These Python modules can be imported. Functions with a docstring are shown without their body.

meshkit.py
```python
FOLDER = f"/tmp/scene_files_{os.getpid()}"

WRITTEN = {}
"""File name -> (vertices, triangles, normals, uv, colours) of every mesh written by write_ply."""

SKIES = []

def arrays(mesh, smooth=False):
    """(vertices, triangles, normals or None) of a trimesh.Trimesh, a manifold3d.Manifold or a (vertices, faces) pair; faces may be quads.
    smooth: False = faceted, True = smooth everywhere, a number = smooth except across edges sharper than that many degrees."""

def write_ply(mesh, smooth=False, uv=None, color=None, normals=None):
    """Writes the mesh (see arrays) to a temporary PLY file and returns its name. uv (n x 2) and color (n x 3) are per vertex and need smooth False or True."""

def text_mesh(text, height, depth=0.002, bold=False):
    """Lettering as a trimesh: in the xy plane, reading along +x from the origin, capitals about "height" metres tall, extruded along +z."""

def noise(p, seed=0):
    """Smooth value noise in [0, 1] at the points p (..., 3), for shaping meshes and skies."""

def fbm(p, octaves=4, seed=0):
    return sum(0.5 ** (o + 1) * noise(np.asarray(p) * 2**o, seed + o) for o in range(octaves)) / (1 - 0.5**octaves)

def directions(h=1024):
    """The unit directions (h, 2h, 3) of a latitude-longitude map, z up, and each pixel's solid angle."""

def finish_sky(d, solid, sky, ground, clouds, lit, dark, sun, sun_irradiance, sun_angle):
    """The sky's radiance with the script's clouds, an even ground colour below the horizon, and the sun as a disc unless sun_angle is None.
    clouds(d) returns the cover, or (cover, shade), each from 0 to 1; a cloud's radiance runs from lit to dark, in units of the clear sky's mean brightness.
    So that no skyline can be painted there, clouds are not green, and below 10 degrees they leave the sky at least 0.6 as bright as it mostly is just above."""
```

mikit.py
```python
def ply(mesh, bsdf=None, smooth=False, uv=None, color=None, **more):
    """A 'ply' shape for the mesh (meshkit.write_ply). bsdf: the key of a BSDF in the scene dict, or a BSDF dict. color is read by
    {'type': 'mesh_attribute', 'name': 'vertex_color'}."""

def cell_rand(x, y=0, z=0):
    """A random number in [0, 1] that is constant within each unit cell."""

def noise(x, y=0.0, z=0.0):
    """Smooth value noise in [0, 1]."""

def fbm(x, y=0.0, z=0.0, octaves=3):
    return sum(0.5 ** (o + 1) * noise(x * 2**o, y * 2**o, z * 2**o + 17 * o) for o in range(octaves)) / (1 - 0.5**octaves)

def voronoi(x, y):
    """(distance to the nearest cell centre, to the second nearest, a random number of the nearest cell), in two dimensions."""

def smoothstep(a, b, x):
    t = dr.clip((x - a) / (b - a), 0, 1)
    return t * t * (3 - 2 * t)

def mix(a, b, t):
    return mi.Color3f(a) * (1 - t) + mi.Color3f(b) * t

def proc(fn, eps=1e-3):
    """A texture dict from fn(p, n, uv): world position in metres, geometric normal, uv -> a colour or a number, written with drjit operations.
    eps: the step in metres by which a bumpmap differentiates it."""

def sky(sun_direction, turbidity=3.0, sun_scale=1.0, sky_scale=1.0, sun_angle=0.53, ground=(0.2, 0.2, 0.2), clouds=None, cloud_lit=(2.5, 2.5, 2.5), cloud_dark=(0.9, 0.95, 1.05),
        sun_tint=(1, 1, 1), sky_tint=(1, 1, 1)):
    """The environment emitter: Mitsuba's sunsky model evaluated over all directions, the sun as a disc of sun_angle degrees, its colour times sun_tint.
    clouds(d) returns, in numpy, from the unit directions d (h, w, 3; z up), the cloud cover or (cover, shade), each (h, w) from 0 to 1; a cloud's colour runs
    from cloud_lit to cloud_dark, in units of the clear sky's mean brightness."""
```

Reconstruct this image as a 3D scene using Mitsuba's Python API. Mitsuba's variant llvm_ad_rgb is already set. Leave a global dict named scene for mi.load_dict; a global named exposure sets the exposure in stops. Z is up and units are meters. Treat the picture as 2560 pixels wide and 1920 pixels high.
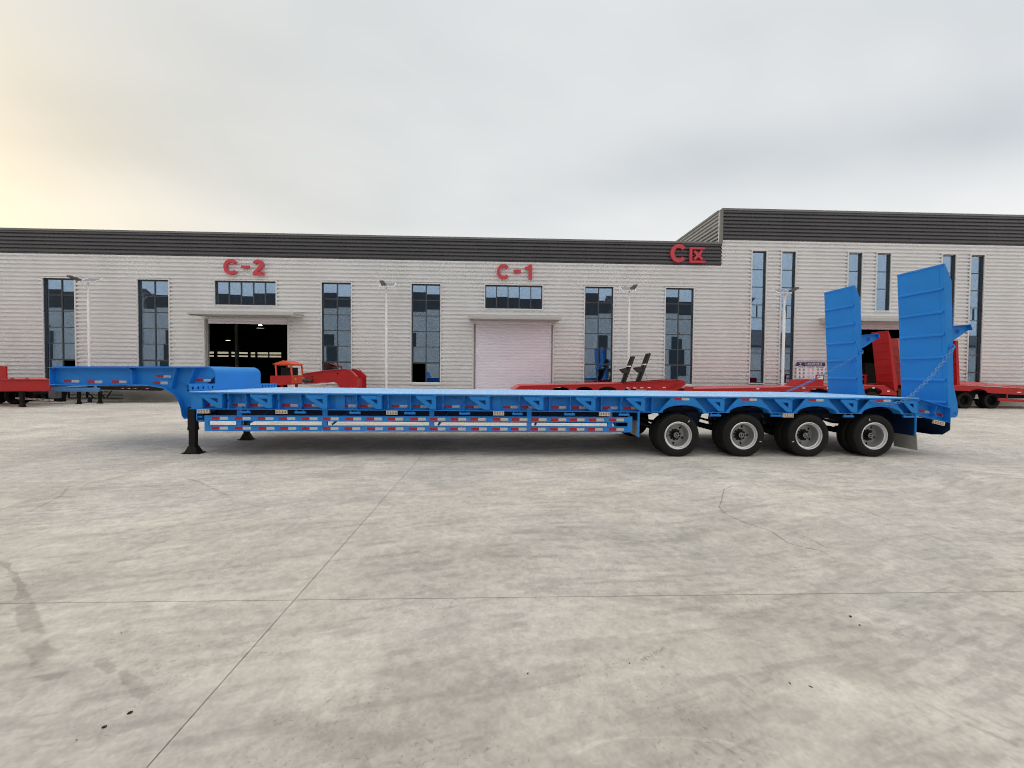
import math, random
import numpy as np
import trimesh
import mitsuba as mi
import drjit as dr
from shapely.geometry import Polygon, Point, LineString, box as sbox
from shapely.ops import unary_union
from shapely import affinity
import mikit, meshkit
from mikit import proc, noise, fbm, smoothstep, mix, cell_rand

T4 = mi.ScalarTransform4f
random.seed(7)
RNG = np.random.default_rng(7)
scene, labels = {}, {}

# ------------------------------------------------------------------ camera, sky, exposure
HC = 1.61356
RIGHT = np.array([0.99920362, -0.03906179, 0.00814257])
UP = np.array([-0.00714217, 0.02568227, 0.99964464])
FWD = np.array([0.03925703, 0.9989067, -0.02538283])
eye = np.array([0, 0, HC])
scene['camera'] = {'type': 'perspective', 'fov': 2 * math.degrees(math.atan(1280 / 1103.887)), 'fov_axis': 'x',
                   'near_clip': 0.05, 'far_clip': 3000.0,
                   'to_world': T4().look_at(origin=eye.tolist(), target=(eye + FWD).tolist(), up=UP.tolist())}


def cloud_layer(d):
    x, y, z = d[..., 0], d[..., 1], d[..., 2]
    el = np.degrees(np.arcsin(np.clip(z, 0, 1)))
    k = 1.0 / (z + 0.22)
    q = np.stack([x * k * 0.9 + y * k * 0.15, y * k * 1.3 - x * k * 0.3, z * 0], -1)
    n1 = meshkit.fbm(q * 0.8 + 3.1, 4, 3)
    n2 = meshkit.fbm(q * 2.2 + 11.7, 4, 9)

    def near(v, sharp):
        v = np.array(v, float)
        return np.exp(-sharp * (1 - d @ (v / np.linalg.norm(v))))
    warm = near((-0.78, 0.56, 0.18), 3.8)
    # a long grey bank drifting in from the right, thicker to the upper right
    pole = np.cross(np.array([0.131, 0.913, 0.387]), np.array([0.675, 0.628, 0.388]))
    pole /= np.linalg.norm(pole)
    across = d @ pole + 0.10 * (n1 - 0.5)
    bank = np.exp(-(across / 0.055) ** 2) * np.clip((x / np.maximum(np.hypot(x, y), 1e-6) + 0.05) / 0.35, 0, 1) * np.clip(y * 3, 0, 1)
    gloom = near((0.62, 0.62, 0.48), 5.0)
    shade = 0.62 + 0.30 * (n1 - 0.5) + 0.26 * (n2 - 0.5) + 0.26 * gloom + 0.15 * bank + 0.20 * warm
    shade = shade - 0.16 * np.exp(-((el - 13) / 5.0) ** 2) * (1 - 0.5 * bank) - 0.95 * np.clip((el - 40) / 45, 0, 1)
    cover = 1 - 0.20 * warm
    return cover, np.clip(shade, 0, 1)


scene['sky'] = mikit.sky((-0.86, 0.42, 0.34), turbidity=6, sun_scale=0.012, sky_scale=1.0, sun_angle=14, ground=(0.3, 0.29, 0.27),
                         clouds=cloud_layer, cloud_lit=(6.05, 5.9, 5.65), cloud_dark=(2.58, 2.76, 2.93),
                         sun_tint=(1, 0.86, 0.62), sky_tint=(0.76, 0.56, 0.14))
exposure = 2.38

# ------------------------------------------------------------------ materials


def lum(fn):
    return proc(fn)


def mat(name, color, rough=0.5, spec=0.5, metallic=0.0, coat=0.0):
    c = color if isinstance(color, dict) else {'type': 'rgb', 'value': list(color)}
    b = {'type': 'principled', 'base_color': c, 'roughness': rough, 'specular': spec, 'metallic': metallic}
    if coat:
        b['clearcoat'] = coat; b['clearcoat_gloss'] = 0.9
    scene[name] = {'type': 'twosided', 'bsdf': b}
    return name


def segdist(p, pts):
    best = mi.Float(1e3)
    for (ax, ay), (bx, by) in zip(pts[:-1], pts[1:]):
        vx, vy = bx - ax, by - ay
        l2 = vx * vx + vy * vy
        t = dr.clip(((p.x - ax) * vx + (p.y - ay) * vy) / l2, 0, 1)
        best = dr.minimum(best, dr.square(p.x - ax - t * vx) + dr.square(p.y - ay - t * vy))
    return dr.sqrt(best)


STAIN = [(-4.128, 3.849), (-3.838, 3.626), (-3.5, 3.38), (-3.345, 3.232), (-3.16, 3.072), (-2.936, 2.874), (-2.774, 2.746), (-2.638, 2.63), (-2.501, 2.542), (-2.379, 2.423), (-2.32, 2.40)]
CRACK_A = [(-5.61, 6.9), (-5.657, 6.489), (-5.861, 6.298), (-5.494, 5.78), (-5.244, 5.169)]
CRACK_B = [(3.445, 6.228), (3.226, 6.039), (2.902, 5.483), (2.747, 5.242), (2.678, 4.978), (2.737, 4.699), (2.866, 4.413), (2.827, 4.103), (2.90, 4.0)]
CRACK_C = [(3.086, 4.377), (3.118, 4.187), (3.113, 3.969)]
CRACK_D = [(2.92, 3.978), (3.011, 3.922), (3.0, 3.754)]
CRACK_E = [(-4.622, 6.762), (-4.203, 6.48), (-3.33, 5.705)]
TYREMARK = [(0.142, 3.307), (0.646, 3.173), (1.117, 3.047), (1.685, 2.868), (2.198, 2.707), (2.701, 2.594), (3.188, 2.489), (4.4, 2.2)]
ARC = [(0.36, 1.822), (0.451, 1.872), (0.581, 1.897), (0.829, 1.892), (1.005, 1.868), (1.22, 1.797)]
SCUFF = [(-2.185, 2.50), (-2.036, 2.40)]
SCUFF2 = [(-1.971, 2.393), (-1.734, 2.226)]
REDRUB = [(0.837, 2.413), (1.006, 2.523)]
SCUFF3 = [(2.209, 1.916), (2.288, 1.824), (2.42, 1.80)]


def tread(p, a, b, w, pitch=0.075):
    """a faint print of a lugged tyre along the line a to b, w wide"""
    L = math.hypot(b[0] - a[0], b[1] - a[1]); ux, uy = (b[0] - a[0]) / L, (b[1] - a[1]) / L
    u = (p.x - a[0]) * ux + (p.y - a[1]) * uy
    o = (p.y - a[1]) * ux - (p.x - a[0]) * uy + 0.02 * (noise(p.x * 6.0, p.y * 6.0, 3.0) - 0.5)
    inside = smoothstep(w, w * 0.8, dr.abs(o)) * smoothstep(-0.05, 0.1, u) * smoothstep(L + 0.05, L - 0.1, u)
    t = (u + 0.8 * dr.abs(o)) / pitch
    lug = smoothstep(0.25, 0.40, dr.abs(t - dr.floor(t) - 0.5)) * smoothstep(0.015, 0.03, dr.abs(o))
    return inside * lug * smoothstep(0.30, 0.55, noise(p.x * 5.0, p.y * 5.0, 8.0))


def concrete(p, n, uv):
    x, y = p.x, p.y
    wx = x + 0.7 * noise(x * 0.5, y * 0.5, 3.0)
    wy = y + 0.7 * noise(x * 0.5 + 40, y * 0.5, 5.0)
    big = fbm(x * 0.16, y * 0.2, 1.0, octaves=3)
    mid = fbm(wx * 0.9, wy * 1.5, 2.0, octaves=5)
    streak = fbm(wx * 1.3 + wy * 0.5, wy * 6.5 - wx * 1.2, 4.0, octaves=3)
    fine = fbm(x * 19.0, y * 19.0, 6.0, octaves=3)
    grit = noise(x * 70.0, y * 70.0, 16.0)
    mid2 = fbm(wx * 4.2 + 2.0, wy * 5.5, 17.0, octaves=4)
    v = 1.0 + 0.13 * (big - 0.5) + 0.17 * (mid - 0.5) + 0.17 * (mid2 - 0.5) + 0.10 * (streak - 0.5) + 0.34 * (fine - 0.5) + 0.14 * (grit - 0.5)
    # pale scaled patches, darker worn ones near the front
    blot = smoothstep(0.53, 0.62, fbm(wx * 1.1 + 7.0, wy * 1.1 + 9.0, 8.0, octaves=5))
    v = v * (1 - 0.09 * blot)
    pale = smoothstep(0.56, 0.72, fbm(wx * 2.1 + 71.0, wy * 2.6 + 19.0, 12.0, octaves=5))
    v = v * (1 + 0.10 * pale)
    worn = dr.exp(-(dr.square((x + 0.1) / 0.95) + dr.square((y - 1.95) / 0.42)))
    v = v * (1 - 0.16 * worn * smoothstep(0.30, 0.62, fbm(wx * 3.1, wy * 3.1, 14.0, octaves=4)))
    worn2 = dr.exp(-(dr.square((x - 0.94) / 0.22) + dr.square((y - 1.95) / 0.16)))
    v = v * (1 - 0.20 * worn2)
    jit = 0.03 * (noise(x * 9.0, y * 9.0, 1.0) - 0.5) + 0.015 * (noise(x * 31.0, y * 31.0, 2.0) - 0.5)
    st = 0.02 + 0.055 * smoothstep(4.0, 2.3, y)
    v = v * (1 - 0.27 * smoothstep(st, st * 0.6, segdist(p, STAIN) + jit) * smoothstep(0.25, 0.5, noise(x * 7.0, y * 7.0, 9.0) + 0.12))
    cr = dr.minimum(dr.minimum(segdist(p, CRACK_B), segdist(p, CRACK_C)), segdist(p, CRACK_D)) + 0.6 * dr.abs(jit)
    v = v * (1 - 0.42 * smoothstep(0.016, 0.004, cr))
    cl = dr.minimum(segdist(p, CRACK_A), segdist(p, CRACK_E)) + dr.abs(jit)
    v = v * (1 - 0.25 * smoothstep(0.035, 0.006, cl))
    v = v * (1 - 0.13 * smoothstep(0.075, 0.03, segdist(p, TYREMARK) + jit) * (0.5 + 0.5 * streak))
    v = v * (1 + 0.12 * smoothstep(0.012, 0.003, segdist(p, ARC) + 0.3 * jit))
    sc = dr.minimum(dr.minimum(segdist(p, SCUFF), segdist(p, SCUFF2)), segdist(p, SCUFF3))
    v = v * (1 - 0.20 * smoothstep(0.035, 0.015, sc + jit))
    speck = smoothstep(0.84, 0.93, noise(x * 85.0, y * 85.0, 31.0)) * smoothstep(0.52, 0.72, noise(x * 2.3, y * 2.3, 33.0))
    v = v * (1 - 0.25 * speck)
    scr = fbm(wx * 2.2 + wy * 3.0, wy * 15.0 - wx * 4.0, 44.0, octaves=3)
    v = v * (1 - 0.13 * smoothstep(0.58, 0.72, scr) + 0.07 * smoothstep(0.42, 0.30, scr))
    vein = dr.abs(fbm(wx * 2.6 + 3.0, wy * 3.2 + 1.0, 52.0, octaves=4) - 0.5)
    near = smoothstep(4.2, 2.2, y)
    v = v * (1 + 0.05 * smoothstep(0.014, 0.003, vein) * near)
    tr_ = tread(p, (0.30, 1.80), (1.30, 1.76), 0.11) + tread(p, (1.42, 2.35), (1.15, 1.65), 0.10) + tread(p, (2.0, 2.0), (2.8, 1.72), 0.12, 0.10) + 0.7 * tread(p, (1.9, 2.95), (3.4, 2.45), 0.15, 0.11)
    v = v * (1 - 0.13 * dr.minimum(tr_, 1.0))
    warm = mix((0.515, 0.478, 0.425), (0.505, 0.476, 0.430), smoothstep(0.35, 0.65, fbm(x * 0.7 + 5, y * 0.7, 21.0, octaves=2)))
    rr = smoothstep(0.022, 0.006, segdist(p, REDRUB) + 0.6 * jit) * smoothstep(0.35, 0.6, noise(x * 120.0, y * 120.0, 3.0))
    return mix(warm * v, mi.Color3f(0.26, 0.16, 0.13), 0.55 * rr)


def concrete_rough(p, n, uv):
    return 0.50 + 0.25 * fbm(p.x * 1.3, p.y * 1.3, 2.0, octaves=3)


scene['m_concrete'] = {'type': 'twosided', 'bsdf': {'type': 'principled', 'base_color': proc(concrete), 'roughness': proc(concrete_rough), 'specular': 0.35}}
mat('m_joint', (0.10, 0.095, 0.088), 0.9, 0.1)


def siding_color(p, n, uv):
    s = fbm(p.x * 1.4, p.z * 0.35, p.y * 0.2, octaves=3)
    panel = cell_rand(p.x / 0.98, p.z / 40.0, 2.0)
    v = 0.96 + 0.10 * (s - 0.5) + 0.035 * (panel - 0.5)
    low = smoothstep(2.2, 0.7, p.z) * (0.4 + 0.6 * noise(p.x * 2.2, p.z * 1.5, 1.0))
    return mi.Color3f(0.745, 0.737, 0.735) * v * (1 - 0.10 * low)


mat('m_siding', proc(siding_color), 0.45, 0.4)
mat('m_trim', (0.66, 0.65, 0.64), 0.45, 0.4)


def band_color(p, n, uv):
    panel = cell_rand(p.x / 0.98, p.z / 40.0, 5.0)
    return mi.Color3f(0.080, 0.077, 0.084) * (0.93 + 0.14 * panel)


mat('m_band', proc(band_color), 0.45, 0.45)
mat('m_cap', (0.17, 0.17, 0.165), 0.5, 0.4)
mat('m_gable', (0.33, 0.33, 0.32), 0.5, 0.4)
mat('m_frame', (0.055, 0.065, 0.075), 0.45, 0.5)
mat('m_plinth', proc(lambda p, n, uv: mi.Color3f(0.40, 0.385, 0.35) * (0.72 + 0.56 * fbm(p.x * 1.5, p.z * 3.0, 1.0, octaves=4))), 0.85, 0.2)
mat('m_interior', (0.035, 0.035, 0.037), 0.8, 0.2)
mat('m_roof', (0.30, 0.30, 0.31), 0.6, 0.3)
mat('m_shutter', proc(lambda p, n, uv: mi.Color3f(0.80, 0.755, 0.83) * (0.95 + 0.1 * fbm(p.x * 0.8, p.z * 2.0, 1.0, octaves=3))), 0.4, 0.4)
mat('m_canopy', (0.50, 0.485, 0.465), 0.5, 0.35)
mat('m_letter', (0.56, 0.052, 0.072), 0.45, 0.4)
mat('m_pole', (0.86, 0.87, 0.88), 0.4, 0.5)
mat('m_solar_sheen', (0.24, 0.24, 0.26), 0.25, 0.5)  # cells lightened to carry a sky reflection in their base colour
mat('m_lamp_head', (0.10, 0.10, 0.11), 0.4, 0.5)
mat('m_lens', (0.7, 0.7, 0.66), 0.3, 0.5)


def blue_color(p, n, uv):
    v = 0.94 + 0.16 * (fbm(p.x * 1.1, p.y * 1.3, p.z * 2.0, octaves=3) - 0.5)
    dust = smoothstep(1.0, 0.45, p.z) * smoothstep(0.45, 0.75, fbm(p.x * 2.3, p.y * 2.0, p.z * 5.0, octaves=3))
    return mix(mi.Color3f(0.016, 0.232, 0.67) * v, mi.Color3f(0.34, 0.32, 0.29), 0.16 * dust)


mat('m_blue', proc(blue_color), 0.42, 0.28, coat=0.06)
mat('m_blue_shaded', (0.006, 0.022, 0.07), 0.5, 0.3)  # near-black copy of the blue paint; underdeck shade is in the colour
mat('m_rim_shaded', (0.33, 0.33, 0.335), 0.33, 0.5, 0.45)  # darker copy of the rim metal; the dish shade is in the colour
mat('m_deck_sheen', proc(lambda p, n, uv: mi.Color3f(0.30, 0.52, 0.82) * (0.90 + 0.2 * fbm(p.x * 1.2, p.y * 5.0, 1.0, octaves=4))), 0.42, 0.9, coat=1.0)  # blue made paler; the grazing sky reflection is put into this colour
mat('m_chain', (0.10, 0.27, 0.55), 0.4, 0.5, 0.2)
mat('m_red', proc(lambda p, n, uv: mi.Color3f(0.42, 0.011, 0.013) * (0.92 + 0.16 * fbm(p.x * 1.3, p.y * 1.3, p.z * 2.0, octaves=3))), 0.42, 0.35, coat=0.1)
mat('m_red_pale', (0.52, 0.10, 0.10), 0.45, 0.5)  # paler red for deck tops, flanges, loose panels and one ramp
mat('m_orange', (0.72, 0.085, 0.03), 0.42, 0.5)
mat('m_lightblue', (0.09, 0.25, 0.50), 0.4, 0.5)
mat('m_black', (0.008, 0.008, 0.008), 0.6, 0.25)
mat('m_blacksteel', (0.022, 0.018, 0.014), 0.45, 0.5)
mat('m_dark', (0.012, 0.013, 0.016), 0.7, 0.25)
mat('m_rubber', proc(lambda p, n, uv: mi.Color3f(0.009, 0.009, 0.0085) * (0.8 + 0.5 * fbm(p.x * 14, p.z * 14, p.y * 5, octaves=3))), 0.66, 0.25)
mat('m_rim', (0.74, 0.74, 0.75), 0.28, 0.5, 0.6)
mat('m_grey', (0.30, 0.29, 0.28), 0.6, 0.3)
mat('m_flap', (0.33, 0.32, 0.30), 0.65, 0.3)
mat('m_tape_red', (0.40, 0.012, 0.02), 0.4, 0.5)
mat('m_tape_white', (0.52, 0.51, 0.50), 0.4, 0.5)
mat('m_marker', (0.60, 0.54, 0.44), 0.35, 0.5)
mat('m_marker_dot', (0.20, 0.07, 0.05), 0.4, 0.5)
mat('m_white', (0.75, 0.74, 0.73), 0.5, 0.4)
mat('m_purple', (0.055, 0.040, 0.14), 0.5, 0.4)
mat('m_poster', (0.84, 0.84, 0.87), 0.5, 0.4)
mat('m_poster_grey', (0.20, 0.20, 0.22), 0.5, 0.4)
mat('m_poster_pink', (0.48, 0.30, 0.42), 0.5, 0.4)
mat('m_olive', (0.10, 0.095, 0.075), 0.6, 0.3)
mat('m_clod', (0.035, 0.03, 0.025), 0.9, 0.2)
scene['m_glass'] = {'type': 'blendbsdf', 'weight': 0.52,
                    'a': {'type': 'thindielectric', 'specular_transmittance': {'type': 'rgb', 'value': [0.5, 0.6, 0.68]}},
                    'b': {'type': 'conductor', 'material': 'none', 'specular_reflectance': {'type': 'rgb', 'value': [0.38, 0.55, 0.76]}}}

# ------------------------------------------------------------------ mesh helpers


def bx(x0, x1, y0, y1, z0, z1):
    m = trimesh.creation.box(extents=(abs(x1 - x0), abs(y1 - y0), abs(z1 - z0)))
    m.apply_translation(((x0 + x1) / 2, (y0 + y1) / 2, (z0 + z1) / 2))
    return m


def cat(*ms):
    out = []
    for m in ms:
        out += list(m) if isinstance(m, (list, tuple)) else [m]
    return trimesh.util.concatenate(out)


def flat(poly, h):
    gs = getattr(poly, 'geoms', [poly])
    return trimesh.util.concatenate([trimesh.creation.extrude_polygon(g, h, engine='earcut') for g in gs])


def prism(pts, y0, y1, holes=()):
    """polygon in x,z pushed from y0 to y1"""
    p = pts if not isinstance(pts, (list, tuple)) else Polygon(pts, holes)
    m = flat(p, y1 - y0)
    v = m.vertices.copy()
    m.vertices = np.stack([v[:, 0], v[:, 2] + y0, v[:, 1]], 1)
    m.invert()
    return m


def prism_x(pts, x0, x1, holes=()):
    """polygon in y,z pushed from x0 to x1"""
    p = pts if not isinstance(pts, (list, tuple)) else Polygon(pts, holes)
    m = flat(p, x1 - x0)
    v = m.vertices.copy()
    m.vertices = np.stack([v[:, 2] + x0, v[:, 0], v[:, 1]], 1)
    return m


def tube(p0, p1, r, n=12):
    return trimesh.creation.cylinder(radius=r, segment=[p0, p1], sections=n)


def path_tube(pts, r, n=8):
    ms = [tube(a, b, r, n) for a, b in zip(pts[:-1], pts[1:])]
    ms += [trimesh.creation.icosphere(subdivisions=1, radius=r).apply_translation(p) for p in pts[1:-1]]
    return cat(ms)


def bar(p0, p1, w, d):
    """square bar of section w by d from p0 to p1"""
    p0, p1 = np.array(p0, float), np.array(p1, float)
    L = np.linalg.norm(p1 - p0)
    m = trimesh.creation.box(extents=(w, d, L))
    m.apply_transform(trimesh.geometry.align_vectors([0, 0, 1], (p1 - p0) / L))
    m.apply_translation((p0 + p1) / 2)
    return m


def lathe_y(prof, n=48):
    """profile of (radius, y) turned about the y axis"""
    a = np.arange(n) / n * 2 * math.pi
    P = np.array(prof, float)
    v = np.stack([P[:, None, 0] * np.cos(a), np.repeat(P[:, 1:], n, 1), P[:, None, 0] * np.sin(a)], -1).reshape(-1, 3)
    i, j = np.meshgrid(np.arange(len(P) - 1), np.arange(n), indexing='ij')
    k = (j + 1) % n
    f = np.stack([i * n + j, i * n + k, (i + 1) * n + k, (i + 1) * n + j], -1).reshape(-1, 4)
    return trimesh.Trimesh(v, np.vstack([f[:, [0, 1, 2]], f[:, [0, 2, 3]]]), process=False)


def moved(m, x=0, y=0, z=0):
    m = m.copy(); m.apply_translation((x, y, z)); return m


def scaled(m, s):
    m = m.copy(); m.apply_scale(s); return m


def numbered(name):
    taken = lambda k: k in scene or k in labels or any(q.startswith(k + '__') for q in scene)
    if not taken(name):
        return name
    i = 1
    while taken(f'{name}_{i:03d}'):
        i += 1
    return f'{name}_{i:03d}'


COUNT = {}


def add(name, mesh, m, parent=None, smooth=False, to=None):
    """one entry of the scene; returns its key"""
    base = f'{parent}__{name}' if parent else name
    i = COUNT.get(base, 0); COUNT[base] = i + 1
    key = base if i == 0 else f'{base}_{i:03d}'
    if isinstance(mesh, dict):
        d = dict(mesh)
    else:
        d = mikit.ply(mesh, m, smooth)
    if isinstance(mesh, dict):
        d['bsdf'] = {'type': 'ref', 'id': m}
    if to is not None:
        d['to_world'] = to
    scene[key] = d
    return key


def thing(name, label, category, group=None):
    i = COUNT.get(name, 0); COUNT[name] = i + 1
    key = name if i == 0 else f'{name}_{i:03d}'
    labels[key] = {'label': label, 'category': category}
    if group:
        labels[key]['group'] = group
    return key


def tag(key, label, category, group=None, kind=None):
    labels[key] = {'label': label}
    if category: labels[key]['category'] = category
    if group: labels[key]['group'] = group
    if kind: labels[key]['kind'] = kind


def shift(x, y, z):
    return T4().translate([float(x), float(y), float(z)])


# ------------------------------------------------------------------ ground: base sheet and concrete slabs with open joints
WY, TY, TF = 23.79, 8.432, 11.76
base = trimesh.Trimesh([[-1500, -1500, -0.03], [1500, -1500, -0.03], [1500, 1500, -0.03], [-1500, 1500, -0.03]], [[0, 1, 2], [0, 2, 3]], process=False)
g = add('ground', base, 'm_joint'); labels[g] = {'kind': 'structure', 'label': 'dark ground sheet seen in the open slab joints'}
labels['yard'] = {'kind': 'structure', 'label': 'worn pale concrete yard slabs with saw cut joints and cracks'}
xs = [-81, -73, -65, -57, -49.0, -40.7, -34.9, -29.0, -23.1, -17.3, -11.5, -5.65, -1.40, 4.425, 10.25, 16.1, 21.9, 27.7, 33.6, 39.4, 47, 55, 63, 71, 79]
ys = [-45, -33, -20.87, -8.87, 3.13, 15.13, 27.13, 39, 51, 63, 75]
for i in range(len(xs) - 1):
    for j in range(len(ys) - 1):
        gap = 0.0034
        add('slab', bx(xs[i] + gap, xs[i + 1] - gap, ys[j] + gap, ys[j + 1] - gap, -0.028, 0.0), 'm_concrete', 'yard')
far_field = []
for (a, b, c, d) in ((-1400, -81, -1400, 1400), (79, 1400, -1400, 1400), (-81, 79, 75, 1400), (-81, 79, -1400, -45)):
    far_field.append(bx(a, b, c, d, -0.028, -0.004))
add('outer_apron', cat(far_field), 'm_concrete', 'yard')

CLODS = [(-1.701, 2.104, .013, 1.4, 'dark clod on the bare concrete, largest of the three at lower left'), (-1.748, 2.021, .012, 1.3, 'dark clod on the bare concrete, middle one of the three at lower left'),
         (-1.808, 1.954, .006, 1.0, 'tiny dark clod on the concrete, nearest the camera of the three at lower left'), (-2.274, 2.757, .006, 1.0, 'lone tiny dark clod beside the long grey water stain'),
         (2.39, 2.823, .012, 1.7, 'dark clod on the faint curved tyre mark, farther of the two'), (2.369, 2.723, .009, 1.5, 'dark clod on the faint curved tyre mark, nearer of the two'),
         (0.761, 2.393, .007, 1.2, 'small dark clod at the end of the reddish rub mark'), (0.189, 2.324, .008, 1.0, 'small dark clod in the middle foreground'),
         (1.555, 2.212, .006, 2.4, 'thin dark scrap at lower right, left one of a close pair'), (1.647, 2.185, .007, 2.6, 'thin dark scrap at lower right, right one of a close pair')]
for (x, y, s, e, lab) in CLODS:
    s = s * 0.62
    m = trimesh.creation.icosphere(subdivisions=2, radius=s)
    m.vertices *= 1 + 0.7 * (meshkit.noise(m.vertices / s * 1.3 + x * 9)[:, None] - 0.5)
    m.vertices *= (e, 1.0, 0.45)
    m.apply_transform(trimesh.transformations.rotation_matrix(x * 7, [0, 0, 1]))
    m.apply_translation((x, y, -m.vertices[:, 2].min() - 0.001))
    k = add('dirt_clod', m, 'm_clod', smooth=True)
    tag(k, lab, 'dirt', 'dark dirt clods on the concrete')

# ------------------------------------------------------------------ buildings
PITCH = 0.206
PROFILE = [(0.0, .095), (.062, .095), (.094, 0.0), (.188, 0.0), (.206, .095)]


def ribbed(x0, x1, z0, z1, y, openings=(), along='x', sign=1):
    V, F = [], []
    n = int(round((z1 - z0) / PITCH)); p = (z1 - z0) / n
    for r in range(n):
        za, zm = z0 + r * p, z0 + (r + .5) * p
        cuts = sorted((a, b) for a, b, c, d in openings if c < zm < d)
        spans, at = [], x0
        for a, b in cuts:
            if a > at: spans.append((at, a))
            at = max(at, b)
        if at < x1: spans.append((at, x1))
        for a, b in spans:
            for (d0, e0), (d1, e1) in zip(PROFILE[:-1], PROFILE[1:]):
                q = len(V)
                s = p / PITCH
                for xx, dd, ee in ((a, d0, e0), (b, d0, e0), (b, d1, e1), (a, d1, e1)):
                    V.append((xx, y + sign * ee, za + dd * s) if along == 'x' else (y + sign * ee, xx, za + dd * s))
                F += [(q, q + 1, q + 2), (q, q + 2, q + 3)]
    return trimesh.Trimesh(V, F, process=False)


def trim_mesh(x0, x1, z0, z1, w=.06, y=WY, sill=True):
    ms = [bx(x0 - w, x0, y - .022, y + .03, z0 - (w if sill else 0), z1 + w), bx(x1, x1 + w, y - .022, y + .03, z0 - (w if sill else 0), z1 + w),
          bx(x0, x1, y - .022, y + .03, z1, z1 + w)]
    if sill: ms.append(bx(x0, x1, y - .04, y + .03, z0 - w, z0))
    return cat(ms)


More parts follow.
